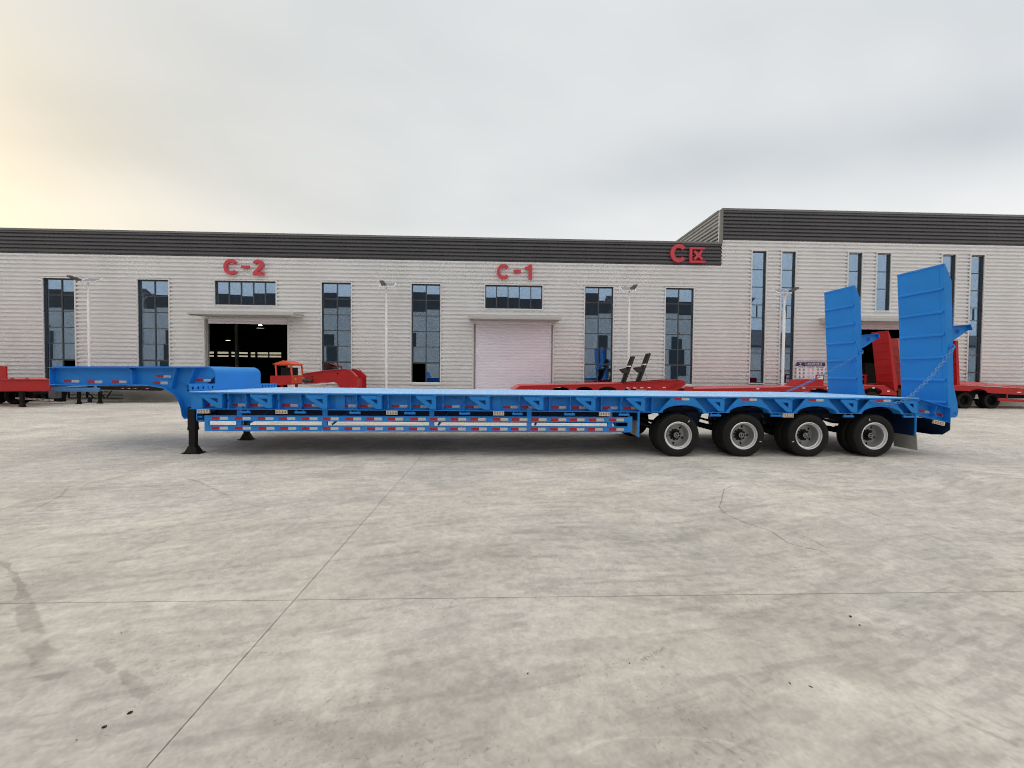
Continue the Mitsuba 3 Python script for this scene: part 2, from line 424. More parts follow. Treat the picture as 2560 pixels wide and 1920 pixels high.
def window(parent, x0, x1, z0, z1, mx, mz, opened=(), extra=()):
    yg = WY + .135
    ms = [bx(x0, x0 + .012, WY + .03, yg + .05, z0, z1), bx(x1 - .012, x1, WY + .03, yg + .05, z0, z1), bx(x0 + .012, x1 - .012, WY + .03, yg + .05, z1 - .012, z1), bx(x0 + .012, x1 - .012, WY + .03, yg + .05, z0, z0 + .012)]
    f = .05
    ms += [bx(x0 + .012, x0 + f, yg - .03, yg + .03, z0 + .012, z1 - .012), bx(x1 - f, x1 - .012, yg - .03, yg + .03, z0 + .012, z1 - .012), bx(x0 + f, x1 - f, yg - .03, yg + .03, z1 - f - .012, z1 - .012), bx(x0 + f, x1 - f, yg - .03, yg + .03, z0 + .012, z0 + f)]
    ex = [x0 + f] + list(mx) + [x1 - f]
    ez = [z0 + f] + sorted(mz) + [z1 - f - .012]
    for x in mx: ms.append(bx(x - .026, x + .026, yg - .035, yg + .03, z0 + f, z1 - f - .012))
    for i, z in enumerate(sorted(mz)):
        h = .04 if (i == 0 and len(mz) > 4) else .022
        ms.append(bx(x0 + f, x1 - f, yg - .025, yg + .025, z - h, z + h))
    for e in extra: ms.append(bx(*e[:2], yg - .04, yg + .03, *e[2:]))
    k = add('window', cat(ms), 'm_frame', parent)
    add('trim', trim_mesh(x0, x1, z0, z1), 'm_trim', k)
    for i in range(len(ex) - 1):
        for j in range(len(ez) - 1):
            if (i, j) in opened: continue
            a, b, c, d = ex[i], ex[i + 1], ez[j], ez[j + 1]
            tilt = RNG.normal(0, 0.22, 2)
            to = (T4().translate([(a + b) / 2, yg, (c + d) / 2]).rotate([0, 0, 1], float(tilt[0])).rotate([1, 0, 0], 90 + float(tilt[1])).scale([(b - a) / 2, (d - c) / 2, 1]))
            add('pane', {'type': 'rectangle'}, 'm_glass', k, to=to)
    return k


LZ = [5.455, 4.620, 3.785, 2.960, 2.110]
RZ = [7.40, 6.44, 5.47, 4.755, 3.79, 2.82, 1.84]
low_win = [(-23.28, -21.73, [-22.45], ((1, 0),)), (-18.56, -17.01, [-17.77], ()), (-9.15, -7.63, [-8.38], ()), (-4.45, -2.93, [-3.69], ((0, 0),)), (4.85, 6.38, [5.61], ()), (9.27, 10.81, [10.03], ())]
low_top = [(-14.65, -11.53, [-13.99, -13.36, -12.73, -12.12]), (-0.54, 2.53, [.068, .69, 1.295, 1.915])]
D2 = (-15.19, -10.93, 0.0, 4.32)
D1 = (-1.14, 3.125, 0.0, 4.30)

low = thing('low_warehouse', 'long low grey ribbed-metal warehouse with dark parapet and two wide gateways', 'warehouse')
ops = [(a, b, 1.0, 6.30) for a, b, *_ in low_win] + [(a, b, 5.05, 6.31) for a, b, *_ in low_top] + [D2, D1]
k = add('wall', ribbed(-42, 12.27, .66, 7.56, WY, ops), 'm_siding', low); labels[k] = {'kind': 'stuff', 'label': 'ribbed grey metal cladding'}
k = add('parapet', ribbed(-42, 12.27, 7.56, 8.70, WY - .05), 'm_band', low); labels[k] = {'kind': 'stuff', 'label': 'dark ribbed metal parapet band'}
add('parapet_cap', bx(-42, 12.29, WY - .09, WY + .25, 8.70, 8.80), 'm_cap', low)
add('roof', cat(bx(-42, 12.2, WY + .22, 52, 8.1, 8.2), bx(-42.2, -42, WY, 52, 0, 8.7)), 'm_roof', low)
pl = [bx(a, b, WY - .03, WY + .2, -0.02, .665) for a, b in ((-42, D2[0] - .06), (D2[1] + .06, D1[0] - .06), (D1[1] + .06, 12.3))]
add('plinth', cat(pl), 'm_plinth', low)
for a, b, m, o in low_win: window(low, a, b, 1.0, 6.30, m, LZ, o)
for a, b, m in low_top: window(low, a, b, 5.05, 6.31, m, [])

# hall behind: dark shell whose far wall has two rows of openings to daylight
strips = [(-30.46, -29.708), (-29.445, -28.213), (-28.01, -27.554), (-27.23, -26.21), (-25.994, -25.453), (-25.284, -24.1), (-24.05, -22.74)]
FY = 48.0
shell = [bx(-42, 12.2, FY, FY + .2, 0, 3.055), bx(-42, 12.2, FY, FY + .2, 3.227, 3.374), bx(-42, 12.2, FY, FY + .2, 3.594, 8.1)]
edges = [-42] + [v for s in strips for v in s] + [12.2]
for a, b in zip(edges[0::2], edges[1::2]): shell += [bx(a, b, FY, FY + .2, 3.055, 3.227), bx(a, b, FY, FY + .2, 3.374, 3.594)]
shell += [bx(-42, 12.2, WY + .25, FY, .004, .02), bx(-42, -41.8, WY + .25, FY, .02, 8.1), bx(12.0, 12.2, WY + .25, FY, .02, 8.1)]
ib, iz = sorted([(a, b) for a, b, *_ in low_win] + [D2[:2], D1[:2]]), None
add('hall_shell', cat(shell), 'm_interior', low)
scene['m_dim_pane'] = {'type': 'thindielectric', 'specular_transmittance': {'type': 'rgb', 'value': [0.52, 0.49, 0.40]}}  # transmittance lowered to dim the daylight coming through the far panes
for a, b in strips:
    for c, d in ((3.055, 3.227), (3.374, 3.594)):
        add('far_pane', {'type': 'rectangle'}, 'm_dim_pane', low, to=T4().translate([(a + b) / 2, FY + .1, (c + d) / 2]).rotate([1, 0, 0], 90).scale([(b - a) / 2, (d - c) / 2, 1]))
cols = [bx(x - .055, x + .055, 29.9, 30.1, .02, 8.0) for x in (-17.1, -9.0, -1.0, 7.0)]
for i, c in enumerate(cols): add('column', c, 'm_grey', low)


def canopy(parent, x0, x1, z, d=1.2):
    prof = [(WY - .02, z + .16), (WY - d, z + .06), (WY - d, z - .12), (WY - d + .05, z - .12), (WY - d + .06, z - .02), (WY - .02, z + .02)]
    k = add('canopy', prism_x(prof, x0, x1), 'm_canopy', parent)
    for x in (x0 + .03, x1 - .09):
        add('canopy_end', prism_x([(WY - .025, z + .14), (WY - d + .02, z + .04), (WY - d + .02, z - .17), (WY - .025, z - .10)], x, x + .06), 'm_canopy', k)
    for y in (WY - d * .35, WY - d * .68):
        add('canopy_purlin', bx(x0 + .1, x1 - .1, y - .03, y + .03, z - .09, z - .03), 'm_canopy', k)
    return k


def gateway(parent, D, closed, zbox):
    x0, x1, _, z1 = D
    ms = [bx(x0 - .07, x0, WY - .025, WY + .3, 0, z1), bx(x1, x1 + .07, WY - .025, WY + .3, 0, z1), bx(x0 - .07, x1 + .07, WY - .025, WY + .06, z1, z1 + .08)]
    k = add('gateway', cat(ms), 'm_trim', parent)
    add('guide_rail', bx(x0, x0 + .10, WY + .10, WY + .22, 0, z1), 'm_grey', k)
    add('guide_rail', bx(x1 - .07, x1, WY + .10, WY + .22, 0, z1), 'm_grey', k)
    top = z1 if closed else z1
    bot = 0.0 if closed else zbox
    z = bot
    sl = prism_x([(WY + .130, 0), (WY + .112, .014), (WY + .106, .075), (WY + .112, .138), (WY + .128, .1545), (WY + .16, .1545), (WY + .16, 0)], x0 + .10, x1 - .07)
    pd = mikit.ply(sl, 'm_shutter')
    while z < top - .08:
        add('slat', pd, 'm_shutter', k, to=shift(0, 0, z)); z += .156
    return k


gateway(low, D1, True, 0)
gateway(low, D2, False, 4.075)
canopy(low, -1.39, 3.40, 4.48)
canopy(low, -15.28, -10.10, 4.52)

t = thing('hall_lamp', 'glowing white bay lamp inside the open gateway', 'lamp')
add('shade', lathe_y([(.05, .0), (.12, .05), (.24, .2), (.25, .24)], 24).apply_transform(trimesh.transformations.rotation_matrix(-math.pi / 2, [1, 0, 0])).apply_translation((-16.6, 32, 4.86)), 'm_grey', t, True)
bulb = trimesh.creation.icosphere(subdivisions=2, radius=.10); bulb.vertices *= (1.25, 1, .75); bulb.apply_translation((-16.6, 32, 4.80))
key = add('bulb', bulb, 'm_white', t, True)
scene[key]['emitter'] = {'type': 'area', 'radiance': {'type': 'rgb', 'value': [3, 3, 3]}}
add('stem', tube((-16.6, 32, 5.02), (-16.6, 32, 8.1), .012), 'm_grey', t)
t = thing('tube_light', 'faint warm tube light deep inside the open gateway', 'lamp')
key = add('tube', tube((-23.72, 40, 4.26), (-23.36, 40, 4.26), .03), 'm_white', t)
scene[key]['emitter'] = {'type': 'area', 'radiance': {'type': 'rgb', 'value': [.32, .29, .22]}}
add('batten', bx(-24.0, -23.3, 39.97, 40.03, 4.31, 4.36), 'm_grey', t)
add('hanger', tube((-23.6, 40, 4.36), (-23.6, 40, 8.1), .012), 'm_grey', t)

# tall warehouse on the right
tall = thing('tall_warehouse', 'taller grey ribbed-metal warehouse with paired slit windows and deep dark parapet', 'warehouse')
tw = [(14.04, 14.82, 1.16, 8.385, RZ, ()), (15.70, 16.47, 1.16, 8.385, RZ, ()), (19.47, 20.24, 5.22, 8.40, RZ[:2], ()), (21.10, 21.88, 5.22, 8.40, RZ[:2], ()), (24.86, 25.63, 1.16, 8.395, RZ, ()), (26.52, 27.29, 1.16, 8.395, RZ, ())]
D3 = (18.55, 22.80, 0.0, 4.45)
ops = [(a, b, c, d) for a, b, c, d, *_ in tw] + [D3]
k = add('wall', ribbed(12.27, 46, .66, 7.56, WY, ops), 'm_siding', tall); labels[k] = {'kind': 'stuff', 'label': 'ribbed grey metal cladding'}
k = add('upper_wall', ribbed(12.33, 46, 7.56, 8.96, WY, ops), 'm_siding', tall); labels[k] = {'kind': 'stuff'}
k = add('parapet', ribbed(12.34, 46, 8.96, 10.53, WY - .05), 'm_band', tall); labels[k] = {'kind': 'stuff', 'label': 'deep dark ribbed metal parapet band'}
add('parapet_cap', cat(bx(12.28, 46, WY - .09, WY + .25, 10.53, 10.64), bx(12.18, 12.34, WY + .25, 46, 10.50, 10.62)), 'm_cap', tall)
add('corner_trim', cat(bx(12.20, 12.335, WY - .08, WY + .06, 8.80, 10.53)), 'm_cap', tall)
add('corner_trim', bx(12.185, 12.205, WY + .06, WY + .14, 8.80, 10.50), 'm_trim', tall)
k = add('gable_wall', ribbed(WY + .06, 46, 8.0, 10.5, 12.215, along='y', sign=1), 'm_gable', tall); labels[k] = {'kind': 'stuff', 'label': 'ribbed side wall above the lower roof'}
add('roof', cat(bx(12.3, 46, WY + .22, 50, 9.9, 10.0), bx(46, 46.2, WY, 50, 0, 10.5)), 'm_roof', tall)
add('plinth', cat(bx(12.3, D3[0] - .06, WY - .03, WY + .2, -.02, .665), bx(D3[1] + .06, 46, WY - .03, WY + .2, -.02, .665)), 'm_plinth', tall)
for a, b, c, d, z, o in tw:
    w = window(tall, a, b, c, d, [], z, o, [((a + b) / 2 - .02, (a + b) / 2 + .02, 4.80, 5.42)] if c < 2 else ())
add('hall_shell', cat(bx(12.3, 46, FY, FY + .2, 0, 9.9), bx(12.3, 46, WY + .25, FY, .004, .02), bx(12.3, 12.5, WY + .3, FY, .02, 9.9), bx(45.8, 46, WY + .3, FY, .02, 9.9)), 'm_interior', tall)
gateway(tall, D3, False, 4.20)
canopy(tall, 17.93, 23.45, 4.62)
t = thing('machine_cabinet', 'olive grey machine cabinet standing inside the right gateway', 'cabinet')
add('body', cat(bx(23.38, 24.75, 27, 28.2, .14, 2.42), bx(23.44, 24.69, 27.06, 28.14, .02, .14)), 'm_olive', t)
add('door', bx(23.5, 24.05, 26.975, 27, .3, 2.3), 'm_olive', t); add('door', bx(24.09, 24.64, 26.975, 27, .3, 2.3), 'm_olive', t)

# the building across the yard, behind the camera: mirrored in the windows
opp = thing('opposite_warehouse', 'grey warehouse across the yard, mirrored in the window panes', 'warehouse')
OY = -20.0
add('wall', bx(-75, 34, OY - 14, OY, -.02, 10.9), 'm_siding', opp)
add('parapet', bx(-75.05, 34.05, OY - 14.05, OY + .05, 10.9, 13.2), 'm_band', opp)
for i in range(18):
    x = -72 + i * 5.9
    w = add('window', bx(x - .85, x + .85, OY + .01, OY + .05, 1.1, 7.6), 'm_frame', opp)
    add('trim', cat(bx(x - .95, x - .85, OY, OY + .07, 1.0, 7.7), bx(x + .85, x + .95, OY, OY + .07, 1.0, 7.7)), 'm_trim', w)

opp2 = thing('added_shed', 'lower dark-topped shed added unseen across the yard to darken the slit window reflections', 'shed')  # unseen shed added so the slit windows mirror something dark
add('wall', bx(36, 110, OY - 12, OY - 1, -.02, 6.2), 'm_siding', opp2)
add('roof', prism_x([(OY - 12.4, 6.2), (OY - .6, 6.2), (OY - .6, 6.5), (OY - 6.5, 9.0), (OY - 12.4, 6.5)], 35.6, 110.4), 'm_band', opp2)

# ------------------------------------------------------------------ wall letters, poster, lamp posts


def letters(label, parts):
    t = thing('wall_sign', label, 'sign')
    for kind, x0, x1, z0, z1 in parts:
        if kind == '-':
            m = bx(x0, x1, WY - .17, WY - .05, z0, z1)
        elif kind == 'qu':
            w, h = x1 - x0, z1 - z0
            R = lambda a, b, c, d: sbox(x0 + a * w, z0 + b * h, x0 + c * w, z0 + d * h)
            X = unary_union([LineString([(x0 + .30 * w, z0 + .21 * h), (x0 + .80 * w, z0 + .76 * h)]), LineString([(x0 + .29 * w, z0 + .73 * h), (x0 + .80 * w, z0 + .21 * h)])]).buffer(.078 * h, cap_style=2)
            m = prism(unary_union([R(0, 0, .16, .96), R(0, .84, .93, .97), R(0, 0, 1.0, .13)]), WY - .17, WY - .05)
            m = cat(m, prism(X, WY - .168, WY - .05))
        else:
            w, h = x1 - x0, z1 - z0
            sw = .205 * h
            if kind == 'C':
                a = np.radians(np.linspace(38, 322, 40))
                P = LineString([(.5 * w * 1.04 + (.52 * w - sw / 2) * math.cos(q) * 1.0, h / 2 + (h / 2 - sw / 2) * math.sin(q)) for q in a]).buffer(sw / 2, cap_style=2)
            elif kind == '1':
                P = Polygon([(.52 * w, 0), (w, 0), (w, h), (.62 * w, h), (.40 * w, .87 * h), (0, .80 * h), (0, .66 * h), (.52 * w, .70 * h)])
            else:
                a = np.radians(np.linspace(170, -38, 24))
                rx, rz = w / 2 - sw / 2, .29 * h - sw / 2
                top = [(w / 2 + rx * math.cos(q), .71 * h + rz * math.sin(q)) for q in a]
                P = unary_union([LineString(top + [(sw * .62, sw * .72)]).buffer(sw / 2, cap_style=2), sbox(.02 * w, 0, w, sw * .95)])
            P = affinity.translate(P, x0, z0)
            m = prism(P, WY - .17, WY - .05)
        add('letter', m, 'm_letter', t)
    return t


letters('red raised lettering reading C-2 above the open gateway', [('C', -14.11, -13.40, 6.59, 7.40), ('-', -13.225, -12.812, 6.945, 7.08), ('2', -12.63, -12.07, 6.59, 7.39)])
letters('red raised lettering reading C-1 above the closed shutter', [('C', .079, .749, 6.59, 7.39), ('-', .962, 1.354, 6.948, 7.11), ('1', 1.568, 1.949, 6.60, 7.40)])
letters('red raised letter C and Chinese character on the dark parapet', [('C', 9.43, 10.30, 7.65, 8.63), ('qu', 10.48, 11.35, 7.65, 8.50)])

t = thing('safety_poster', 'white safety notice board with purple heading on the right wall', 'sign')
add('board', bx(16.65, 18.25, WY - .045, WY - .025, 1.414, 2.11), 'm_poster', t)
hd = add('heading', bx(16.65, 18.25, WY - .047, WY - .025, 2.11, 2.33), 'm_purple', t)
gl = []
B = lambda x, z, a, b, c, d: bx(x + a, x + b, WY - .0495, WY - .047, z + c, z + d)
for i in range(8):
    x, z = 17.11 + i * .122, 2.165
    if i == 0:
        gl += [bar((x + .05, WY - .048, z + .11), (x + .005, WY - .048, z), .018, .003), bar((x + .05, WY - .048, z + .07), (x + .10, WY - .048, z), .018, .003)]
    else:
        gl += [B(x, z, 0, .10, .10, .118), B(x, z, .005, .095, .045, .06), B(x, z, 0, .10, 0, .016)]
        gl += [B(x, z, .02 + .02 * (i % 3), .038 + .02 * (i % 3), .016, .10), B(x, z, .078, .094, .016, .10)] if i % 2 else [B(x, z, .042, .058, .016, .10), B(x, z, .008, .024, .06, .1)]
gl += [bx(16.76, 16.94, WY - .0495, WY - .047, 2.14, 2.165), prism([(16.80, 2.29), (16.90, 2.29), (16.85, 2.19)], WY - .0495, WY - .047)]
add('lettering', cat(gl), 'm_white', hd)
for c, (x0, mm) in enumerate(((16.71, 'm_poster_grey'), (17.22, 'm_poster_grey'), (17.74, 'm_poster_grey'))):
    add('column_heading', bx(x0, x0 + .44, WY - .048, WY - .045, 2.045, 2.085), 'm_purple', t)
    for r in range(3):
        for q in range(2):
            cx, cz = x0 + .11 + q * .23, 1.93 - r * .20
            if c == 0: m = prism([(cx - .075, cz - .065), (cx + .075, cz - .065), (cx + .012, cz + .07), (cx - .012, cz + .07)], WY - .048, WY - .045)
            elif c == 1: m = prism(Point(cx, cz).buffer(.066, 10).difference(Point(cx, cz).buffer(.035, 8)), WY - .048, WY - .045)
            else: m = prism(Point(cx, cz).buffer(.066, 10).difference(sbox(cx - .02, cz - .04, cx + .02, cz + .02)), WY - .048, WY - .045)
            add('icon', m, 'm_poster_pink' if c == 1 else 'm_poster_grey', t)


def lamp_post(x, label, r, dx=0.0):
    y = WY - 1.5
    t = thing('lamp_post', label, 'street lamp', 'solar lamp posts along the warehouse wall')
    add('pole', cat(tube((x, y, 0), (x, y, 4.9), r, 16), tube((x, y, 4.9), (x, y, 5.80), r * .72, 16)), 'm_pole', t, 30)
    add('base_plate', cat(bx(x - .16, x + .16, y - .16, y + .16, 0, .02), tube((x, y, .02), (x, y, .25), r * 1.5, 16)), 'm_purple', t)
    arm = add('lamp_arm', path_tube([(x, y, 5.45), (x, y - .25, 5.72), (x, y - .5, 5.85)], .022), 'm_pole', t)
    head = bx(-.12, .12, -.26, .26, -.035, .035)
    head.vertices[:, 0] *= np.where(head.vertices[:, 1] < 0, .7, 1.0)
    head.apply_transform(trimesh.transformations.rotation_matrix(-.16, [1, 0, 0]))
    h = add('lamp_head', moved(head, x, y - .72, 5.88), 'm_lamp_head', t)
    pn = bx(-.36, .36, -.32, .32, -.012, .012)
    cells = cat([bx(-.33 + .0825 * i + .004, -.33 + .0825 * (i + 1) - .004, -.29 + .145 * j + .004, -.29 + .145 * (j + 1) - .004, -.014, .014) for i in range(8) for j in range(4)])
    R = trimesh.transformations.rotation_matrix(.50, [1, 0, 0])
    for m, nm, mt in ((pn, 'panel_frame', 'm_pole'), (cells, 'solar_cells', 'm_solar_sheen')):
        m = m.copy(); m.apply_transform(R); m.apply_translation((x + dx, y + .04, 5.94)); add(nm, m, mt, t)
    add('panel_bracket', cat(tube((x, y, 5.74), (x + dx, y, 5.93), .03), bar((x + dx - .25, y, 5.90), (x + dx + .25, y, 5.90), .03, .03)), 'm_pole', t)
    s = 1 if x < 0 else -1
    add('cable_loop', path_tube([(x + s * .02, y, 5.40), (x + s * .16, y, 5.25), (x + s * .15, y, 5.05), (x + s * .02, y, 4.9)], .012), 'm_white', t)


lamp_post(-19.71, 'white solar lamp post between the two leftmost tall windows', .055, .10)
lamp_post(-5.41, 'white solar lamp post between the open gateway and the closed shutter', .056, .06)
lamp_post(6.81, 'white solar lamp post behind the pair of black ramps', .054, -.08)
lamp_post(14.89, 'thick white solar lamp post in front of the tall slit windows', .070, -.12)

# ------------------------------------------------------------------ wheels
TYRE_R = .420


def tyre_profile(R=TYRE_R, w=.225, ri=.262):
    h = w / 2
    p = [(ri, -h * .78), (ri + .02, -h * .92), (ri + .055, -h), (R - .075, -h * .99), (R - .028, -h * .93), (R - .010, -h * .84), (R, -h * .70)]
    for gx in (-.45, 0, .45):
        p += [(R, h * (gx - .09)), (R - .010, h * (gx - .06)), (R - .010, h * (gx + .06)), (R, h * (gx + .09))]
    p += [(R, h * .70), (R - .010, h * .84), (R - .028, h * .93), (R - .075, h * .99), (ri + .055, h), (ri + .02, h * .92), (ri, h * .78)]
    return p


tyre_m = lathe_y(tyre_profile(), 72)
PLY_TYRE = mikit.ply(tyre_m, 'm_rubber', 35)
rim_m = lathe_y([(.262, .02), (.270, .006), (.272, -.004), (.262, -.012), (.252, -.006), (.246, .012), (.240, .026), (.226, .034), (.2225, .050)], 64)
PLY_RIM = mikit.ply(rim_m, 'm_rim', 30)
PLY_BARREL = mikit.ply(lathe_y([(.2222, .046), (.219, .058), (.217, .075), (.223, .085), (.221, .140), (.214, .185), (.205, .205)], 64), 'm_rim_shaded', 30)
dish = Point(0, 0).buffer(.209, 32)
for i in range(5):
    a = math.radians(i * 72 + 4)
    h = affinity.rotate(affinity.scale(Point(0, 0).buffer(.026, 10), 1, .8), math.degrees(a), origin=(0, 0))
    dish = dish.difference(affinity.translate(h, .176 * math.cos(a), .176 * math.sin(a)))
PLY_DISC = mikit.ply(prism(dish, .205, .217), 'm_rim')
PLY_DRUM = mikit.ply(lathe_y([(.0, .24), (.20, .24), (.20, .42), (0, .42)], 32), 'm_black')
flange = Point(0, 0).buffer(.146, 32)
PLY_FLANGE = mikit.ply(prism(flange, .186, .2045), 'm_rim')
star = unary_union([Point(0, 0).buffer(.082, 20)] + [Point(.098 * math.cos(i * math.pi / 5), .098 * math.sin(i * math.pi / 5)).buffer(.021, 8) for i in range(10)])
PLY_STAR = mikit.ply(prism(star, .160, .1855), 'm_black')
PLY_HUB = mikit.ply(cat(lathe_y([(.066, .160), (.062, .105), (0, .105)], 24)), 'm_black', 40)
PLY_CAP = mikit.ply(cat(prism(Point(0, 0).buffer(.050, 20).difference(Point(0, 0).buffer(.036, 16)), .096, .1045), prism(affinity.rotate(sbox(-.008, -.026, .010, .026), -14, origin=(0, 0)), .098, .1045)), 'm_rim')
PLY_PAINT = mikit.ply(bx(-.006, .006, -.003, .001, -.022, .022), 'm_white')


def dual_wheel(parent, cx, cz, yface, side=1, mark=0.6, rim='m_rim'):
    """side = 1: outer face towards -y at yface"""
    F = T4().translate([cx, yface, cz]) @ (T4() if side == 1 else T4().rotate([0, 0, 1], 180))
    k = add('wheel', PLY_RIM, rim, parent, to=F @ shift(0, .012, 0))
    add('tyre', PLY_TYRE, 'm_rubber', k, to=F @ shift(0, .1125, 0))
    add('tyre', PLY_TYRE, 'm_rubber', k, to=F @ shift(0, .3875, 0))
    steel = 'm_rim_shaded' if rim == 'm_rim' else rim
    for nm, p, m in (('barrel', PLY_BARREL, steel), ('disc', PLY_DISC, steel), ('drum', PLY_DRUM, 'm_black'), ('flange', PLY_FLANGE, steel), ('nut_ring', PLY_STAR, 'm_black'), ('hub', PLY_HUB, 'm_black'), ('hub_cap', PLY_CAP, steel)):
        add(nm, p, m, k, to=F @ T4().rotate([0, 1, 0], float(17 * (cx % 1) * 10)))
    if side == 1 and rim == 'm_rim':
        add('paint_mark', PLY_PAINT, 'm_white', k, to=F @ T4().rotate([0, 1, 0], math.degrees(mark)).translate([0, 0.0, .345]))
    return k


# ------------------------------------------------------------------ the blue lowbed trailer
tr = thing('lowbed_trailer', 'long bright blue four-axle lowbed trailer with two upright rear ramps', 'trailer')


def tilt(m):
    m = m.copy(); v = m.vertices.copy()
    v[:, 2] -= .0025 * (v[:, 0] + 5.67) + .008 * (v[:, 1] - TY); m.vertices = v
    return m


ZD = 1.212   # deck top at the front end
dk = add('deck', tilt(cat(bx(-5.67, 8.435, TY + .02, TF - .02, ZD - .030, ZD - .006))), 'm_dark', tr)
plates = [(-5.67 + 1.53 * i, -5.67 + 1.53 * (i + 1)) for i in range(6)] + [(3.51, 3.757), (3.757, 4.376), (4.376, 5.086), (5.086, 5.686), (5.686, 6.474), (6.474, 7.047), (7.047, 7.775), (7.775, 8.435)]
for i, (a, b) in enumerate(plates):
    gp = .002 if a < 3.4 else .012
    m = bx(a + gp, b - gp, TY, TF, ZD - .006, ZD + (RNG.random() * .003))
    m.vertices[:, 2] += np.where(m.vertices[:, 1] < TY + 1, RNG.normal(0, .0012), RNG.normal(0, .002)) * (m.vertices[:, 2] > ZD - .004)
    add('plate', tilt(m), 'm_deck_sheen', dk)

ARCS = [3.665, 4.984, 6.345, 7.660]
for side, y0 in ((1, TY), (-1, TF)):
    yy = lambda a, b: (y0 + a, y0 + b) if side == 1 else (y0 - b, y0 - a)
    zt, zf = ZD - .03, ZD - .312
    sb = sbox(-5.67, zf, 8.435, zt)
    for c in ARCS:
        arc = affinity.scale(Point(0, 0).buffer(1, 24), .412, .150)
        sb = sb.difference(affinity.translate(arc, c, zf - .004))
    web = prism(sb, *yy(.160, .172))
    fl = []
    ex = [-5.67] + [v for c in ARCS for v in (c - .412, c + .412)] + [8.435]
    for a, b in zip(ex[0::2], ex[1::2]): fl.append(bx(a, b, *yy(.004, .20), zf - .012, zf))
    b = add('side_beam', tilt(cat([web, bx(-5.67, 8.435, *yy(0.002, .20), zt, ZD - .006)] + fl)), 'm_blue', tr)
    add('end_plate', tilt(bx(-5.66, -5.46, *yy(.035, .155), zf + .002, zt - .002)), 'm_blue', b)
    for c in ARCS:
        outer = Polygon([(c - .475, zf), (c - .235, zt - .004), (c + .225, zt - .004), (c + .475, zf)])
        arc = affinity.translate(affinity.scale(Point(0, 0).buffer(1, 24), .412, .150), c, zf - .004)
        add('wheel_arch', tilt(prism(outer.difference(arc), *yy(.012, .026))), 'm_blue', b)
        ring = affinity.translate(affinity.scale(Point(0, 0).buffer(1, 24), .412, .150), c, zf - .004)
        ring = ring.difference(affinity.translate(affinity.scale(Point(0, 0).buffer(1, 24), .400, .138), c, zf - .004)).intersection(sbox(c - 1, zf - .012, c + 1, zf + 1))
        add('arch_lip', tilt(prism(ring, *yy(.0, .20))), 'm_blue', b)
    if side == -1: continue
    # things on the near beam
    br_x = [(-5.485, -5.085), (-4.572, -4.176), (-3.551, -3.155), (-2.516, -2.138), (-1.492, -1.114), (-.482, -.092), (.561, .939), (1.561, 1.947), (2.552, 2.919), (4.150, 4.485), (5.490, 5.845), (6.83, 7.165), (8.09, 8.40)]
    for a, c in br_x:
        w = c - a; z0 = zf + .012
        pg = Polygon([(0, zt - .018), (0, zt - .045), (w - .11, z0 + .008), (w, z0), (w, zt - .018)], [[(w * .44, zt - .085), (w - .08, zt - .085), (w - .08, zt - .175)]])
        m = prism(pg, TY + .006, TY + .020)
        lip = cat(m, bx(0, w, TY + .0202, TY + .155, zt - .018, zt - .006), bx(w - .012, w, TY + .0202, TY + .155, z0, zt - .020))
        add('outrigger_bracket', tilt(moved(lip, a)), 'm_blue', b)
        add('bracket_lug', tilt(bx(c - .06, c + .02, TY - .016, TY + .05, zt - .012 - .006, zt - .0015)), 'm_blue', b)
    rib = [(TY + .158, zt - .002), (TY + .014, zt - .002), (TY + .014, zt - .10), (TY + .072, zt - .135), (TY + .018, zt - .20), (TY + .018, zf + .002), (TY + .158, zf + .002)]
    for x in (-4.98, -4.663, -4.059, -3.654, -2.613, -2.019, -1.596, -.983, -.583, .472, 1.062, 1.464, 2.071, 2.454, 3.066):
        add('stiffener', tilt(prism_x(rib, x - .006, x + .006)), 'm_blue', b)
    for x in (-4.87, -2.80, -.80, 1.275):
        ring = prism(Point(x, zt - .125).buffer(.058, 14).difference(Point(x, zt - .125).buffer(.046, 12)), TY + .145, TY + .160)
        add('tie_ring', tilt(cat(ring, bx(x - .06, x + .06, TY + .13, TY + .160, zt - .062, zt - .050))), 'm_blue', b)
    for x0, x1 in ((-2.36, -2.10), (-.02 + .0, .18)):
        pass
    add('beam_plate', tilt(bx(-3.04, -2.86, TY + .12, TY + .158, zf + .002, zt - .002)), 'm_blue', b)
    add('beam_plate', tilt(bx(1.03 - 1.07, 1.19 - 1.07, TY + .12, TY + .158, zf + .002, zt - .002)), 'm_blue', b)
    roll = [(-4.77, -4.581), (-3.762, -3.559), (-2.743, -2.538), (-1.713, -1.507), (-.675, -.466), (.341, .541), (1.344, 1.550), (2.413, 2.616), (4.211, 4.427), (5.433, 5.66), (6.908, 7.111), (8.134, 8.384)]
    for a, c in roll:
        dz = -.062
        m = cat(tube((a, TY + .035, zf + dz), (c, TY + .035, zf + dz), .024, 14), bx(a + .02, a + .034, TY + .02, TY + .06, zf + dz + .018, zf - .012), bx(c - .05, c - .036, TY + .02, TY + .06, zf + dz + .018, zf - .012))
        add('rope_roller', tilt(m), 'm_blue', b)
    for x in (-5.43, -4.00, -1.945, .08, 2.13, 5.77):
        ml = add('marker_light', tilt(bx(x - .105, x + .105, TY + .0, TY + .045, zf - .088, zf - .014)), 'm_marker', tr)
        dots = cat([bx(x - .085 + .05 * i, x - .06 + .05 * i, TY - .004, TY, zf - .045 - .026 * j, zf - .030 - .026 * j) for i in range(4) for j in range(2)])
        add('lens', tilt(dots), 'm_marker_dot', ml)
    tx = [-5.438, -4.935, -4.573, -3.974, -3.579, -2.9, -2.538, -1.942, -1.545, -.949, -.537, .163, .506, 1.092, 1.488, 2.088, 2.501]
    kx = (TY + .16) / TY
